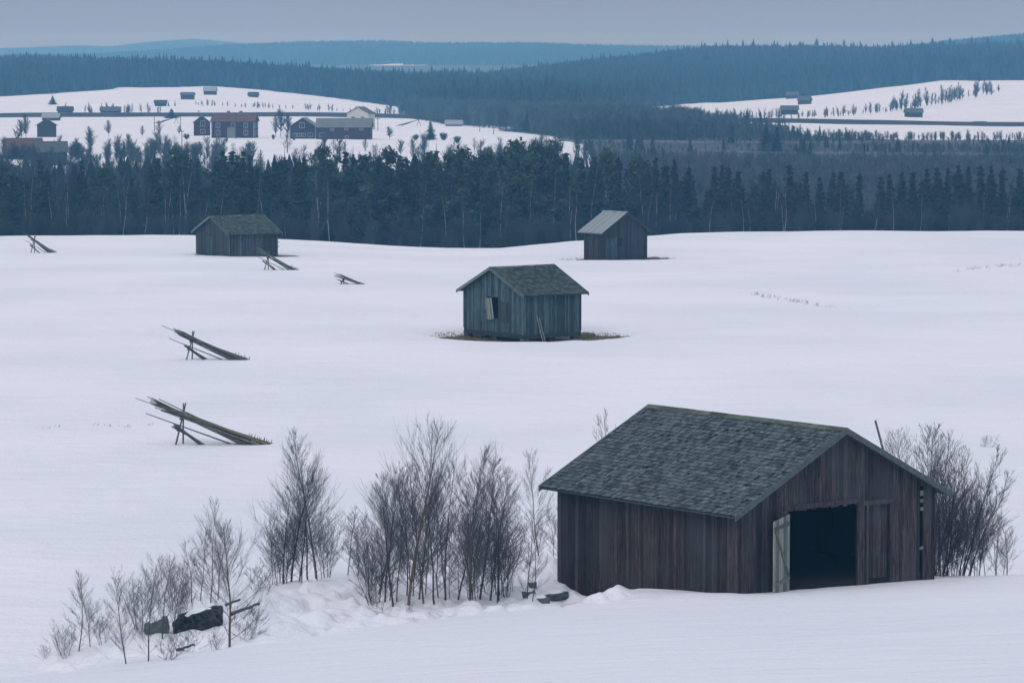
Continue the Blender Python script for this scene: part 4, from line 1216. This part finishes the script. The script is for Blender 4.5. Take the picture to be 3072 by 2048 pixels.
X, Y, px, r = scatter(22000, -150, 1180, 5150, 6250, 203)
wood('spruce_wood', 'faint blue forest on the distant middle hill', X, Y, r.uniform(11, 16, len(X)), M['farneedle'], lambda q: far_spruce_template(q, 2, 5), 5, 1.7)
X, Y, px, r = scatter(9000, 880, 1180, 3300, 4700, 204)
wood('spruce_wood', 'hazy forest on the hill rising at the right edge', X, Y, r.uniform(11, 16, len(X)), M['farneedle'], lambda q: far_spruce_template(q, 2, 5), 6, 1.4)
X, Y, px, r = scatter(14000, -150, 420, 8000, 9300, 205)
wood('spruce_wood', 'palest forest on the most distant hill at the left', X, Y, r.uniform(11, 16, len(X)), M['farneedle'], lambda q: far_spruce_template(q, 2, 4), 7, 2.0)

# scrub and young wood in the right middle distance
def scatter_free(n, p0, p1, y0, y1, seed, fn):
    r = np.random.default_rng(seed)
    px = r.uniform(p0, p1, n); Y = r.uniform(y0, y1, n); X = (px - 512) / F_PX * Y
    m = fn(px, Y, X) > r.random(n)
    return X[m], Y[m], px[m], r
def clear_roads(p, Y):
    y1 = np.interp(p, ROAD1[0], ROAD1[1]); y2 = np.interp(p, ROAD2[0], ROAD2[1])
    return np.where(((Y > y1 - 55) & (Y < y1 + 6)) | ((Y > y2 - 45) & (Y < y2 + 6)), .65, 1.)
ROAD1 = ([560, 700, 860, 1100], [1000, 985, 978, 982]); ROAD2 = ([700, 760, 900, 1100], [925, 912, 905, 900])
X, Y, px, r = scatter_free(21000, 560, 1160, 600, 1020, 301, lambda p, Y, X: np.clip(cover(X, Y)[0], 0, 1) * clear_roads(p, Y) * (.62 + vnoise(X / 40, Y / 60, 31)))
hm_ = np.where(Y > 800, r.uniform(1.4, 3.2, len(X)), r.uniform(3, 6.5, len(X))) * np.where(clear_roads(px, Y) < 1, .55, 1)
wood('birch_wood', 'thin blue grey bare scrub filling the valley beyond the forest belt on the right', X, Y, hm_, M['scrubtwig'], far_bare_template, 8, 1.4)
X, Y, px, r = scatter_free(7500, 380, 860, 1000, 1420, 302, lambda p, Y, X: np.clip(cover(X, Y)[0], 0, 1) * .9 * np.interp(p + 60 * vnoise(X / 30, Y / 30, 71), [680, 820], [1, .15]))
wood('birch_wood', 'bare mixed scrub right of the village field', X, Y, r.uniform(4, 8.5, len(X)) * np.interp(px, [640, 780], [1, .35]), M['scrubtwig'], far_bare_template, 9, 1.4)
X, Y, px, r = scatter_free(420, 380, 1160, 560, 1200, 303, lambda p, Y, X: np.clip(cover(X, Y)[0], 0, 1) * .5)
wood('spruce_wood', 'scattered small spruces in the valley scrub on the right', X, Y, r.uniform(3, 7, len(X)) * np.where(px > 780, .6, 1), M['farneedle'], far_spruce_template, 10, 1.2)
X, Y, px, r = scatter_free(4200, -60, 600, 500, 680, 305, lambda p, Y, X: .5 + 0 * p)
mk_ = r.random(len(X)) < .35
wood('spruce_wood', 'shadowy spruces deep inside the forest belt', X[mk_], Y[mk_], r.uniform(7, 10.5, int(mk_.sum())), M['needles'], far_spruce_template, 12, 1.3)
wood('birch_wood', 'bare trees deep inside the forest belt', X[~mk_], Y[~mk_], r.uniform(5, 9, int((~mk_).sum())), M['woodtwig'], far_bare_template, 13, 1.3)
X, Y, px, r = scatter_free(3400, -60, 600, 660, 930, 304, lambda p, Y, X: np.interp(p, [0, 60, 230, 260, 400, 600], [.5, .6, .6, .3, .2, .6]) * np.interp(Y, [660, 780, 930], [1.2, .7, .25]) * (.9 + vnoise(X / 20, Y / 40, 32)))
wood('birch_wood', 'bare grey trees just behind the forest belt below the village', X, Y, r.uniform(3.5, 6.5, len(X)), M['fartwig'], far_bare_template, 11, 1.6)

# ------------------------------------------------------------------ embankments and roads of the valley
def strip(name, pts, hgt, half, mat, flare=1.6, kind='structure'):
    """raised bank along a line of (px, Y)"""
    V, F = [], []
    P = []
    for i in range(len(pts) - 1):
        (a, ya), (b, yb) = pts[i], pts[i + 1]
        n = max(2, int(abs(b - a) / 6))
        for k in range(n): f = k / n; P.append((a + (b - a) * f, ya + (yb - ya) * f))
    P.append(pts[-1])
    xs = np.array([(p - 512) / F_PX * y for p, y in P]); yy = np.array([y for _, y in P]); zc = terr(xs, yy)
    zc = np.convolve(np.pad(zc, 6, 'edge'), np.ones(13) / 13, 'valid')
    hh_ = np.interp(np.arange(len(P)), np.arange(len(P)), np.full(len(P), hgt)) + .35 * vnoise(xs / 30, yy * 0, 41)
    for i in range(len(P)):
        for (o_, zz) in ((-half * flare, -2.0), (-half, hh_[i]), (half, hh_[i]), (half * flare, -2.0)):
            V.append((xs[i], yy[i] + o_, zc[i] + zz))
    for i in range(len(P) - 1):
        for k in range(3): F.append((i * 4 + k, (i + 1) * 4 + k, (i + 1) * 4 + k + 1, i * 4 + k + 1))
    o = MB().add(V, F, .5).build(name, mat, None)
    return tag(o, kind=kind)
strip('railway_embankment', [(-80, 1300), (100, 1310), (290, 1325), (420, 1330), (560, 1300), (700, 1262), (860, 1215), (1100, 1190)], 1.35, 5, M['earth'])
strip('road', list(zip(*ROAD1)), .45, 1.6, M['roadgrey'])
strip('road', list(zip(*ROAD2)), .45, 1.2, M['roadgrey'])

# ------------------------------------------------------------------ village buildings
def house(name, label, cat, px, py, wm, dm, hm, rm, rz, wall, roof, wins=(), group=None, Y=None, eo=.4, chimney=None, ridge='x', trim=None, porch=None, z=None):
    """wm along local x, dm along local y (front y=-dm/2). ridge 'x' or 'y'. wins: (face, u, z, w, h)"""
    if Y is None: x, y, zz = hit(px, py, 500)
    else: x, y, zz = atY(px, Y)
    y += dm / 2; x = x * y / (y - dm / 2)
    root = empty(name, (x, y, zz if z is None else z), rz, label, cat, group)
    hx, hy = wm / 2, dm / 2
    b = MB(); 
    if ridge == 'x':
        V = [(-hx, -hy, -3.5), (hx, -hy, -3.5), (hx, hy, -3.5), (-hx, hy, -3.5), (-hx, -hy, hm), (hx, -hy, hm), (hx, hy, hm), (-hx, hy, hm), (-hx, 0, hm + rm), (hx, 0, hm + rm)]
        b.add(V, [(0, 1, 5, 4), (2, 3, 7, 6)]); b.F.append(np.array([(1, 2, 6, 9, 5), (3, 0, 4, 8, 7)]))
    else:
        V = [(-hx, -hy, -3.5), (hx, -hy, -3.5), (hx, hy, -3.5), (-hx, hy, -3.5), (-hx, -hy, hm), (hx, -hy, hm), (hx, hy, hm), (-hx, hy, hm), (0, -hy, hm + rm), (0, hy, hm + rm)]
        b.add(V, [(1, 2, 6, 5), (3, 0, 4, 7)]); b.F.append(np.array([(0, 1, 5, 8, 4), (2, 3, 7, 9, 6)]))
    b.build('wall', M[wall], root)
    r_ = MB(); a, c = (hx, hy) if ridge == 'x' else (hy, hx)
    sl = rm / c; t = .14
    for s in (-1, 1):
        q = [(-a - eo, s * (c + eo), hm - eo * sl), (a + eo, s * (c + eo), hm - eo * sl), (a + eo, 0, hm + rm), (-a - eo, 0, hm + rm)]
        if s > 0: q = q[::-1]
        if ridge == 'y': q = [(p[1], p[0], p[2]) for p in q][::-1]
        r_.hexa([(p[0], p[1], p[2] + .01) for p in q] + [(p[0], p[1], p[2] + t) for p in q], .3 + .4 * (s > 0))
    rf = r_.build('roof', M[roof], root)
    if chimney:
        for cx_ in chimney:
            g = MB(); g.box(cx_ - .4, cx_ + .4, -.4, .4, hm + rm - .5, hm + rm + 1.0); g.build('chimney', M['chim'], rf)
    def onface(face, u, z, d):
        return {'f': (u, -hy - d, z), 'b': (u, hy + d, z), 'l': (-hx - d, u, z), 'r': (hx + d, u, z)}[face]
    for (face, u, z_, w_, h__) in wins:
        def slab(u0, u1, z0, z1, d0, d1, mb):
            p = [onface(face, u0, z0, d0), onface(face, u1, z0, d0), onface(face, u1, z0, d1), onface(face, u0, z0, d1)]
            mb.hexa(p + [(a_, b_, z1) for a_, b_, _ in p], .5)
        fr_ = MB(); e_ = .16
        slab(u - w_ / 2 - e_, u - w_ / 2, z_ - e_, z_ + h__ + e_, .0, .08, fr_); slab(u + w_ / 2, u + w_ / 2 + e_, z_ - e_, z_ + h__ + e_, .0, .08, fr_)
        slab(u - w_ / 2, u + w_ / 2, z_ - e_, z_, .0, .08, fr_); slab(u - w_ / 2, u + w_ / 2, z_ + h__, z_ + h__ + e_, .0, .08, fr_)
        slab(u - .06, u + .06, z_, z_ + h__, .0, .075, fr_); 
        fo = fr_.build('window', M['white'], root)
        pn = MB(); slab(u - w_ / 2, u + w_ / 2, z_, z_ + h__, -.01, .03, pn); pn.build('pane', M['glass'], fo)
    if trim:
        for sx2 in (-hx, hx):
            g = MB(); g.box(sx2 - .12, sx2 + .12, -hy - .05, -hy + .1, -.5, hm, .5); g.build('corner_board', M[trim], root)
    return root

hs_ = []
W2 = [('f', u, z_, 1.0, 1.25) for u in (-4.4, 0.1, 3.9) for z_ in (.9, 3.0)] + [('r', u, z_, .9, 1.2) for u in (-1.5, 1.5) for z_ in (.9, 3.0)]
hA = house('red_farmhouse', 'long two storey red farmhouse with orange tiled roof in the village', 'house', 235, 137.6, 12.6, 6.5, 4.9, 1.9, -.12, 'redpaint', 'orange', W2, chimney=[1.8, -1.9], trim='white')
g = MB(); g.box(-1.4, .9, -4.6, -3.27, -1, 3.0, .5); g.build('porch', M['slate'], hA)
house('red_annex', 'small red gabled house with grey roof adjoining the orange roofed farmhouse', 'house', 202.0, 135.4, 4.9, 7, 4.0, 1.9, .10, 'darkred', 'slate', [('f', .2, .8, 1.2, 1.0), ('f', .2, 2.9, 1.2, 1.5)], ridge='y', chimney=None, trim=None)
house('red_barn_house', 'red gabled farm building with white windows left of the long dark barn', 'house', 304.5, 138.6, 7.4, 9, 3.6, 2.4, -.06, 'redpaint', 'slate', [('f', -.2, 3.2, 1.3, 1.4), ('f', -2.3, .7, .9, .8), ('f', -1.0, .7, .9, .8), ('f', .3, .7, .9, .8), ('f', 2.2, .6, 1.2, 1.0)], ridge='y', trim='white')
house('long_barn', 'long dark red barn with low grey roof and few small windows', 'barn', 344.5, 139.0, 15.6, 7, 3.6, 2.3, -.05, 'darkred', 'slate', [('f', -6, .7, 1.5, 1.0), ('f', -3.2, 2.6, .8, .4), ('f', .9, 2.7, .9, .35), ('f', 1.0, -.1, .8, 1.0), ('f', 5.2, 2.7, .9, .35)])
house('cream_house', 'cream coloured house with brownish roof rising behind the long dark barn', 'house', 361.5, 124.5, 7.4, 7, 5.2, 2.0, -.25, 'cream', 'orange', [('f', -1.6, 2.9, .8, 1.1), ('f', 1.6, 2.9, .8, 1.1)], ridge='y', Y=1140)
house('dark_shed', 'dark grey gabled shed standing in the snow at the left of the village', 'shed', 46.8, 137.0, 5.6, 5.5, 3.6, 1.7, .12, 'hutwall', 'hutroof', [], ridge='y')
g_lab = [
 # px, py(base), width m, wall m, roof m, ridge, rz, roof mat, label
 (53, 120.5, 6.0, 1.3, 1.5, 'x', -.05, 'paleslate', 'grey roofed red walled shed below the railway bank at far left'),
 (112, 115.6, 7.2, 2.0, 1.5, 'x', .1, 'hutroof', 'dark shed among bare trees above the railway bank on the left'),
 (67, 112.8, 5.4, 1.0, 1.5, 'x', .05, 'hutwall', 'low dark shed near the lone spruce on the left'),
 (189, 99.3, 5.3, 1.9, .9, 'x', -.08, 'hutroof', 'grey roofed hay barn, left of the two on the upper left snow slope'),
 (211.5, 94.6, 5.2, 1.7, 1.3, 'x', -.05, 'paleslate', 'pale roofed hay barn, right of the two on the upper left snow slope'),
 (254.5, 97.0, 4.0, .8, 1.1, 'x', .2, 'hutwall', 'tiny dark barn at the forest edge on the upper left slope'),
 (162, 106.0, 5.0, 1.2, 1.1, 'x', .1, 'hutwall', 'low dark barn beside two small spruces on the left slope'),
 (454, 126.0, 6.0, .8, 1.5, 'x', .05, 'paleslate', 'pale roofed shed alone on the village field right of the spruce'),
 (443, 121.0, 6.5, 2.5, 1.7, 'y', .5, 'hutroof', 'dark shed with snowy roof at the edge of the scrub behind the pale shed'),
 (722, 101.0, 5.6, 1.5, 1.0, 'x', 0, 'hutroof', 'small dark hay barn, leftmost on the right snow slope'),
 (791, 98.6, 4.8, 1.6, 1.1, 'x', .1, 'hutroof', 'dark hay barn, upper of the pair on the right snow slope'),
 (803.5, 104.2, 5.0, 1.7, 1.4, 'x', -.35, 'hutroof', 'dark hay barn, lower of the pair on the right snow slope'),
 (788.5, 114.5, 6.2, 2.0, 1.5, 'x', -.1, 'hutroof', 'dark barn among the bare trees below the pair on the right'),
 (912, 117.0, 6.2, 2.0, 1.4, 'x', 0, 'hutroof', 'dark hay barn beside a spruce at the row of trees on the right slope'),
 (978, 124.6, 4.2, .6, .6, 'x', 0, 'hutwall', 'low flat shed on the railway bank at the right edge'),
]
for (px_, py_, wm, hm, rm, rd_, rz_2, rmat, lab) in g_lab:
    x, y, z = hit(px_, py_, 900)
    house('hay_barn' if 'barn' in lab else 'shed', lab, 'barn' if 'barn' in lab else 'shed', px_, py_, wm * y / (1300 if y < 1400 else 1500), wm * .8, hm * y / 1400, rm * y / 1400, rz_2, 'darkred' if 'red walled' in lab else 'hutwall', rmat, ridge=rd_, Y=y)
house('farm_barn', 'low brown roofed building at the far left behind the forest belt', 'barn', 25, 160, 9, 8, 2.6, 2.6, .3, 'hutwall', 'brownroof', [], Y=880, eo=.3)
house('farm_barn', 'grey roofed long barn behind the forest belt at the lower left of the village', 'barn', 52, 163, 7.5, 6.5, 3.4, 2.3, .2, 'hutwall', 'hutroof', [], Y=850)

# utility poles
up = []
def upole(dx, dy, dtop, label, group='utility poles of the village'):
    x, y, z = hit(dx * D, dy * D, 500)
    h = z_of(dtop * D, y) - z
    root = empty('utility_pole', (x, y, z), 0, label, 'utility pole', group)
    MB().add(*tubes([[0, 0, -.5, 0, 0, h, .13, .09]], 6)).build('pole', M['bark'], root, True)
    MB().box(-.6, .6, -.06, .06, h - .5, h - .35).build('crossarm', M['bark'], root)
for (a, b, c_, l) in [(355, 300, 262, 'thin wooden utility pole between the sheds and the farmhouse on the left'), (415, 300, 262, 'wooden utility pole just left of the bushes before the red annex'), (418, 343, 298, 'wooden utility pole lowest on the snow left of the farmhouse'),
                   (542, 318, 258, 'utility pole in front of the orange roofed farmhouse'), (457, 285, 252, 'utility pole above the left end of the red annex'), (1102, 302, 282, 'short utility pole on the snow right of the pale shed'),
                   (1134, 308, 290, 'short utility pole farther right on the village field'), (868, 300, 270, 'utility pole right of the cream house'), (1612, 270, 253, 'small post at the foot of the right snow slope'), (2160, 370, 340, 'utility pole standing in the valley scrub on the right')]:
    upole(a, b, c_, l)

# ------------------------------------------------------------------ village trees
def vt(kind, bh, dx, dy, dtop, label, cat, wide=1.0, group=None):
    x, y, z = hit(dx * D, dy * D, 480)
    h = max(z_of(dtop * D, y) - z, .6)
    s = h / bh
    kind.place(x, y, (s * wide, s * wide, s), rng.random() * 6.28, label, cat, group)
vbush = [bt_kind('bare_bush', M['bark'], M['fartwig'], tr_name='stems', cr_name='twigs', h=4.0, spread=.3, seed=260 + k, nbr=110, trunk_r=.04, stems=8, thick=6, rise=(25, 55), start=.1, tw=5, sidesS=3) for k in range(2)]
vtree = [bt_kind('bare_tree', M['bark'], M['fartwig'], h=8, spread=.30, seed=270 + k, nbr=70, trunk_r=.11, thick=5.5, start=.2, tw=6, sidesS=3, rise=(30, 60)) for k in range(3)]
for (dx, dy, dt, w_, l) in [(205, 326, 290, 1.2, 'round bare tree left of the village centre'), (210, 345, 300, 1.5, 'wide bare bush low left of the village'), (250, 313, 276, 1.1, 'bare tree with several stems in the snow left of the farmhouse'),
                         (366, 315, 277, 1.0, 'bare tree standing alone left of the red annex'), (326, 316, 288, .9, 'small bare tree left of the lone one'), (411, 310, 288, 1.1, 'small bare tree near the dark bush by the annex'),
                         (645, 312, 250, 1.1, 'large bare tree between the two farm groups'), (660, 316, 262, 1.1, 'bare tree against the red gabled building'), (632, 314, 265, 1.0, 'bare tree just right of the orange roofed farmhouse'),
                         (895, 320, 290, 1.4, 'wide bare tree right of the long dark barn'), (425, 372, 328, 1.4, 'broad bare tree above the forest belt left of the centre'), (345, 372, 335, 1.4, 'broad bare tree at the village foot'),
                         (300, 372, 330, 1.3, 'bare tree at the left village foot'), (250, 372, 335, 1.4, 'bare tree low at the left village foot'), (170, 368, 330, 1.4, 'bare tree in front of the grey roofed long barn'),
                         (60, 318, 262, 1.0, 'tall bare tree at the far left edge of the village'), (50, 320, 275, 1.2, 'bare tree beside the one at the far left edge'), (1185, 360, 330, 1.5, 'bare bushy tree right of the village field end')]:
    vt(random.choice(vtree), 8, dx, dy, dt, l, 'tree', w_)
for (dx, dy, dt, w_, l) in [(428, 320, 306, 1.9, 'dark round hedge bush left of the red annex'), (520, 325, 316, 1.6, 'tiny bush in front of the farmhouse porch'), (628, 320, 308, 1.4, 'small dark bush at the right end of the farmhouse'), (955, 322, 308, 2.0, 'low bush left of the lone spruce'),
                         (1020, 322, 304, 2.0, 'low bush just right of the lone spruce'), (1050, 328, 312, 1.9, 'low bush right of the spruce bushes'), (675, 322, 312, 1.5, 'low dark bush before the red gabled building')]:
    vt(random.choice(vbush), 4, dx, dy, dt, l, 'bush', w_)
for (dx, dy, dt, w_, l) in [(989, 321, 276, 3.0, 'broad dark spruce alone on the village field'), (121, 240, 218, 3.2, 'dark spruce alone on the upper left snow slope'), (394, 271, 248, 4.2, 'broad dark spruce by the railway bank'),
                         (387, 243, 230, 1.3, 'small spruce, left one beside the low barn'), (402, 243, 229, 1.3, 'small spruce, right one beside the low barn'), (1629, 275, 250, 1.5, 'dark spruce in the row of bushes on the right slope'), (2092, 258, 238, 1.5, 'dark spruce beside the hay barn on the right slope'),
                         (1985, 372, 325, 1.0, 'dark spruce above the valley road on the right'), (1760, 345, 285, 2.2, 'dark pine group left of the valley scrub'), (1785, 347, 288, 2.0, 'dark pine beside the group in the valley'), (885, 263, 248, 1.0, 'small spruce above the cream house'), (515, 325, 312, 1.3, 'tiny spruce before the farmhouse'),
                         (1345, 345, 315, 1.2, 'spruce standing above the forest belt right of the village field'), (1275, 345, 322, 1.2, 'spruce standing above the forest belt below the field end')]:
    vt(random.choice(spr), 14.3, dx, dy, dt, l, 'spruce', w_)
slim = [bt_kind('young_tree', M['fartwig'], M['fartwig'], h=8, spread=.19, seed=290 + k, nbr=50, trunk_r=.07, thick=8, start=.1, tw=5, sidesS=3, rise=(26, 50)) for k in range(3)]
rr = random.Random(99)
for i in range(26):
    dx = rr.uniform(20, 185); vt(rr.choice(vtree), 8, dx, 374, rr.uniform(322, 352), 'bare tree in front of the brown and grey farm roofs at the left', 'tree', 1.3, 'bare trees in front of the farm roofs at the left')
for i in range(16):
    dx = rr.uniform(190, 460); vt(rr.choice(vtree), 8, dx, 372, rr.uniform(325, 352), 'bare tree between the forest belt and the village snow', 'tree', 1.4, 'bare trees between the forest belt and the village')
for i in range(26):
    dx = rr.uniform(150, 370) if i < 14 else rr.uniform(200, 300); vt(rr.choice(slim), 8, dx, 266 - rr.uniform(0, 8), 245 - rr.uniform(0, 12), 'small bare tree along the upper side of the railway bank on the left', 'tree', 1.1, 'small bare trees above the railway bank on the left')
for i in range(60):
    f = rr.random(); dx = 440 + 480 * f; by = np.interp(dx, [440, 560, 700, 860, 930], [242, 247, 252, 262, 262]) 
    vt(rr.choice(slim), 6.5, dx, by + rr.uniform(-2, 2), by - rr.uniform(7, 15), 'small bare tree in the long row crossing the left snow slope', 'tree', 1.5, 'row of small bare trees crossing the left snow slope')
for i in range(50):
    dx = rr.uniform(1545, 1835); vt(rr.choice(slim), 8, dx, 275 + rr.uniform(-2, 1), 252 + rr.uniform(-6, 8), 'small bare tree in the row at the foot of the right snow slope', 'tree', 1.1, 'row of small bare trees at the foot of the right snow slope')
for i in range(112):
    f = rr.random(); dx = 1835 + 465 * f; by = np.interp(dx, [1835, 1950, 2100, 2200, 2300], [272, 264, 250, 232, 212])
    vt(rr.choice(slim), 8, dx, by + rr.uniform(-4, 3), by - rr.uniform(13, 38) * (.7 + .5 * (dx > 2050)), 'bare birch in the row climbing the right snow slope', 'birch', rr.uniform(1.1, 1.6), 'row of bare birches climbing the right snow slope')
for i in range(56):
    dx = rr.uniform(1835, 2330); by = 318 + rr.uniform(-3, 14); 
    vt(rr.choice(slim + vtree[:1]), 7, dx, by, by - rr.uniform(8, 24) * (1.2 if dx < 2000 else .7), 'bare grey bush along the snow strip below the railway bank on the right', 'bush', 1.6, 'bare bushes below the railway bank on the right')

# small trestle racks on the village field
for (dx, dy, l) in ((405, 283, 'tiny leaning pole rack on the snow below the railway bank'), (962 * 1.0, 289, 'tiny trestle beside the pale roofed shed')):
    x, y, z = hit(dx * D, dy * D, 800)
    root = empty('pole_rack', (x, y, z), 0, l, 'pole rack')
    MB().add(*tubes([[-.8, 0, -.2, .1, 0, 2.2, .09, .07], [.8, .2, -.2, -.1, 0, 2.2, .09, .07]], 5)).build('trestle', M['bark'], root)
    MB().add(*tubes([[-7, 0, 0, .5, .2, 2.3, .10, .08], [-6, .3, 0, .9, .2, 2.6, .10, .08], [-8, .3, 0, -.2, .2, 2.1, .10, .08]], 5)).build('poles', M['bark'], root)

# ------------------------------------------------------------------ haze: one closed box of thin blue air
mh = bpy.data.materials.new('haze_air'); mh.use_nodes = True
nh = mh.node_tree; nh.nodes.clear()
oh = nh.nodes.new('ShaderNodeOutputMaterial'); pv = nh.nodes.new('ShaderNodeVolumePrincipled')
pv.inputs['Color'].default_value = (.21, .61, 1.0, 1)
pv.inputs['Absorption Color'].default_value = (1, 1, 1, 1)
pv.inputs['Density'].default_value = .00026
pv.inputs['Anisotropy'].default_value = 0.0
nh.links.new(pv.outputs[0], oh.inputs['Volume'])
hz = MB().box(-16000, 16000, -60, 12050, -34, 62).build('haze', mh, None)
tag(hz, kind='stuff', label='pale blue haze in the cold valley air', cat='haze')
